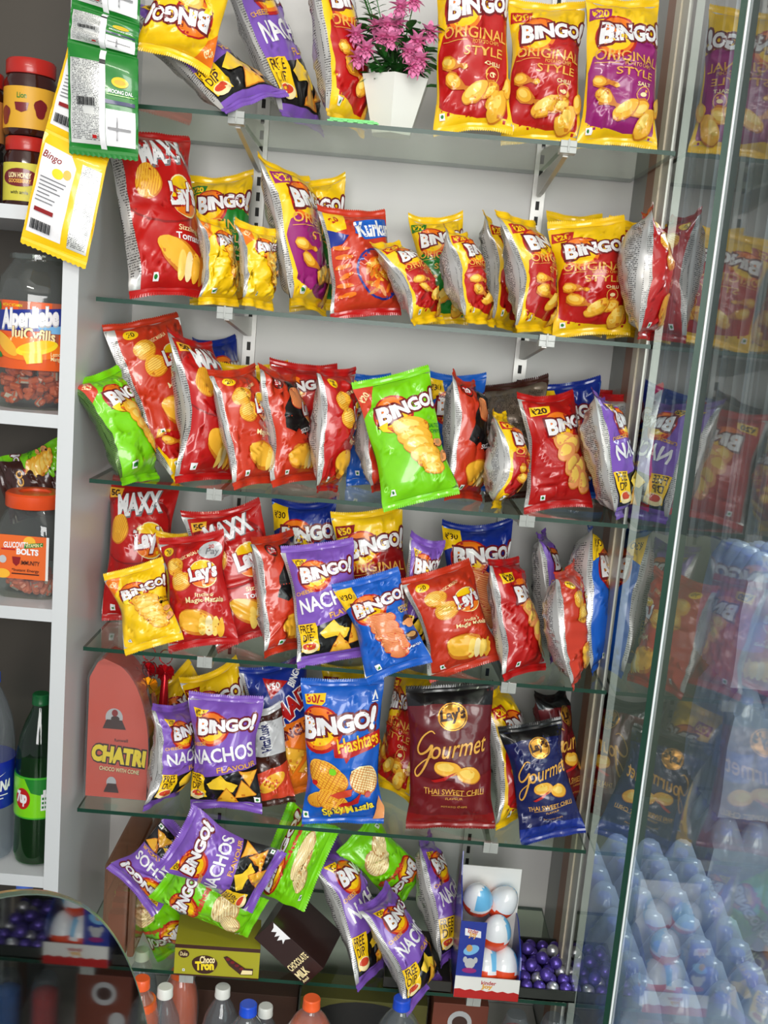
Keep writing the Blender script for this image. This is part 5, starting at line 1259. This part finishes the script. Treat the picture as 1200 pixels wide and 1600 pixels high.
# ------------------------------------------------------------------ round-cornered dark glass panel at lower left, near the camera
cy_, cz_, rr_ = -1.72776, .8036, .57722
out = [(cy_ + rr_*math.cos(t), cz_ + rr_*math.sin(t)) for t in np.linspace(0, math.pi/2, 60)]
out = [(cy_ + rr_, .02)] + out + [(-2.6, cz_+rr_), (-2.6, .02)]
bm = bmesh.new(); f0 = [bm.verts.new((.400, y, z)) for y, z in out]; f1 = [bm.verts.new((.3975, y, z)) for y, z in out]
bm.faces.new(f0).material_index = 0; bm.faces.new(f1[::-1]).material_index = 0
for i in range(len(out)): bm.faces.new((f0[i], f1[i], f1[(i+1) % len(out)], f0[(i+1) % len(out)])).material_index = 1
o = bmobj('glass_counter_side', bm, [mat('black_backed_glass', rough=.03, color=(6, 8, 8), ior=1.6, coat=.0), mat('rim_green', rough=.25, color=(74, 100, 84), coat=.4)]); setp(o, 'dark mirroring glass panel with rounded corner and green rim at lower left', 'glass panel')
bm = bmesh.new(); tube(bm, [(.3988, y, z) for y, z in out[1:62]], .0014, 8); bmobj('rim', bm, mat('rim_green', rough=.25, color=(74, 100, 84), coat=.4), o, True)

# ------------------------------------------------------------------ outside the pane: shrink-wrapped water packs, curtain
film_m = sheer('shrink_film', (222, 230, 242), ior=1.6, rough=.12, haze=.34, hazecol=(206, 222, 246))
waterm = mat('water_blue', rough=.12, color=(120, 164, 214), coat=.6, alpha=.55)
capp = mat('cap_water_blue', rough=.3, color=(40, 92, 206), coat=.2)
shell2 = sheer('water_bottle_plastic', (196, 214, 236), rough=.05, ior=1.6, haze=.10, hazecol=(150, 185, 230))
def water_pack(x0, y0, z0, nx, ny, label, first=[None]):
    s = .078; h = .31
    e = empty('water_pack', (x0, y0, z0), label, 'pack of water bottles', 'shrink-wrapped water packs')
    for i in range(nx):
        for j in range(ny):
            if first[0] is None:
                b = bpy.data.objects.new('water_bottle', None); col.objects.link(b); b.parent = e
                bottle('x', (0, 0, 0), '', '', .037, h, None, capp, .6, shell2, parent=b, capr=.016, labelm=mat('label_water', rough=.35, color=(24, 110, 200), coat=.3))
                first[0] = b
            else: b = copy_tree(first[0], e)
            b.location = (s*(i+.5), s*(j+.5), 0)
    bm = bmesh.new(); gn, gm = nx*8, ny*8; grid = []
    for j in range(gm+1):
        row = []
        for i in range(gn+1):
            x, y = s*nx*i/gn, s*ny*j/gm; hz = 0
            for a_ in range(nx):
                for b_ in range(ny):
                    d = math.hypot(x - s*(a_+.5), y - s*(b_+.5)); hz = max(hz, (h+.024) if d < .018 else h+.024 - (d-.018)*2.1)
            hz = max(hz, h*.86) + .003*math.sin(31*x+17*y)
            row.append(bm.verts.new((x, y, hz)))
        grid.append(row)
    for j in range(gm):
        for i in range(gn): bm.faces.new((grid[j][i], grid[j][i+1], grid[j+1][i+1], grid[j+1][i]))
    loop = [grid[0][i] for i in range(gn+1)] + [grid[j][gn] for j in range(1, gm+1)] + [grid[gm][i] for i in range(gn-1, -1, -1)] + [grid[j][0] for j in range(gm-1, 0, -1)]
    prev = loop; n = len(loop); cx, cy = s*nx/2, s*ny/2
    for q, zz in enumerate((h*.78, h*.62, h*.45, h*.28, h*.1, .002)):
        cur = []
        for i, v in enumerate(loop):
            d = Vector((v.co.x-cx, v.co.y-cy, 0)).normalized(); w_ = .004 + .0035*math.sin(i*1.7+q*1.3) + (.004 if q else 0)
            cur.append(bm.verts.new((v.co.x + d.x*w_, v.co.y + d.y*w_, zz)))
        for i in range(n): bm.faces.new((prev[i], cur[i], cur[(i+1) % n], prev[(i+1) % n]))
        prev = cur
    bmobj('shrink_film', bm, film_m, e, True)
water_pack(1.03, .0, .001, 4, 4, 'nearest shrink-wrapped water bottle pack on the floor beyond the glass pane')
water_pack(1.03, .335, .001, 4, 4, 'shrink-wrapped water bottle pack on the floor behind the nearest pack')
for k, (x0, y0, z0, lab) in enumerate([(1.42, .72, .001, 'bottom'), (1.43, .74, .345, 'second'), (1.41, .73, .69, 'top')]):
    water_pack(x0, y0, z0, 6, 4, 'stacked water bottle pack at the far right, %s of the stack' % {'bottom': 'lowest', 'second': 'middle', 'top': 'topmost'}[lab])
bm = bmesh.new(); n = 90; x0, x1 = R+.05, R+.62
fr = []; bk = []
for i in range(n+1):
    x = x0 + (x1-x0)*i/n; y = .95 + .018*math.sin(i*.55) + .006*math.sin(i*1.9)
    fr.append((bm.verts.new((x, y, 1.02)), bm.verts.new((x, y, 2.6)))); bk.append((bm.verts.new((x, y+.004, 1.02)), bm.verts.new((x, y+.004, 2.6))))
for i in range(n):
    bm.faces.new((fr[i][0], fr[i+1][0], fr[i+1][1], fr[i][1])); bm.faces.new((bk[i][0], bk[i][1], bk[i+1][1], bk[i+1][0]))
o = bmobj('strip_curtain', bm, mat('curtain_grey_blue', rough=.5, color=(74, 82, 88), noise=.1, nscale=10), None, True); setp(o, 'grey-blue hanging curtain seen through the glass pane', 'curtain')
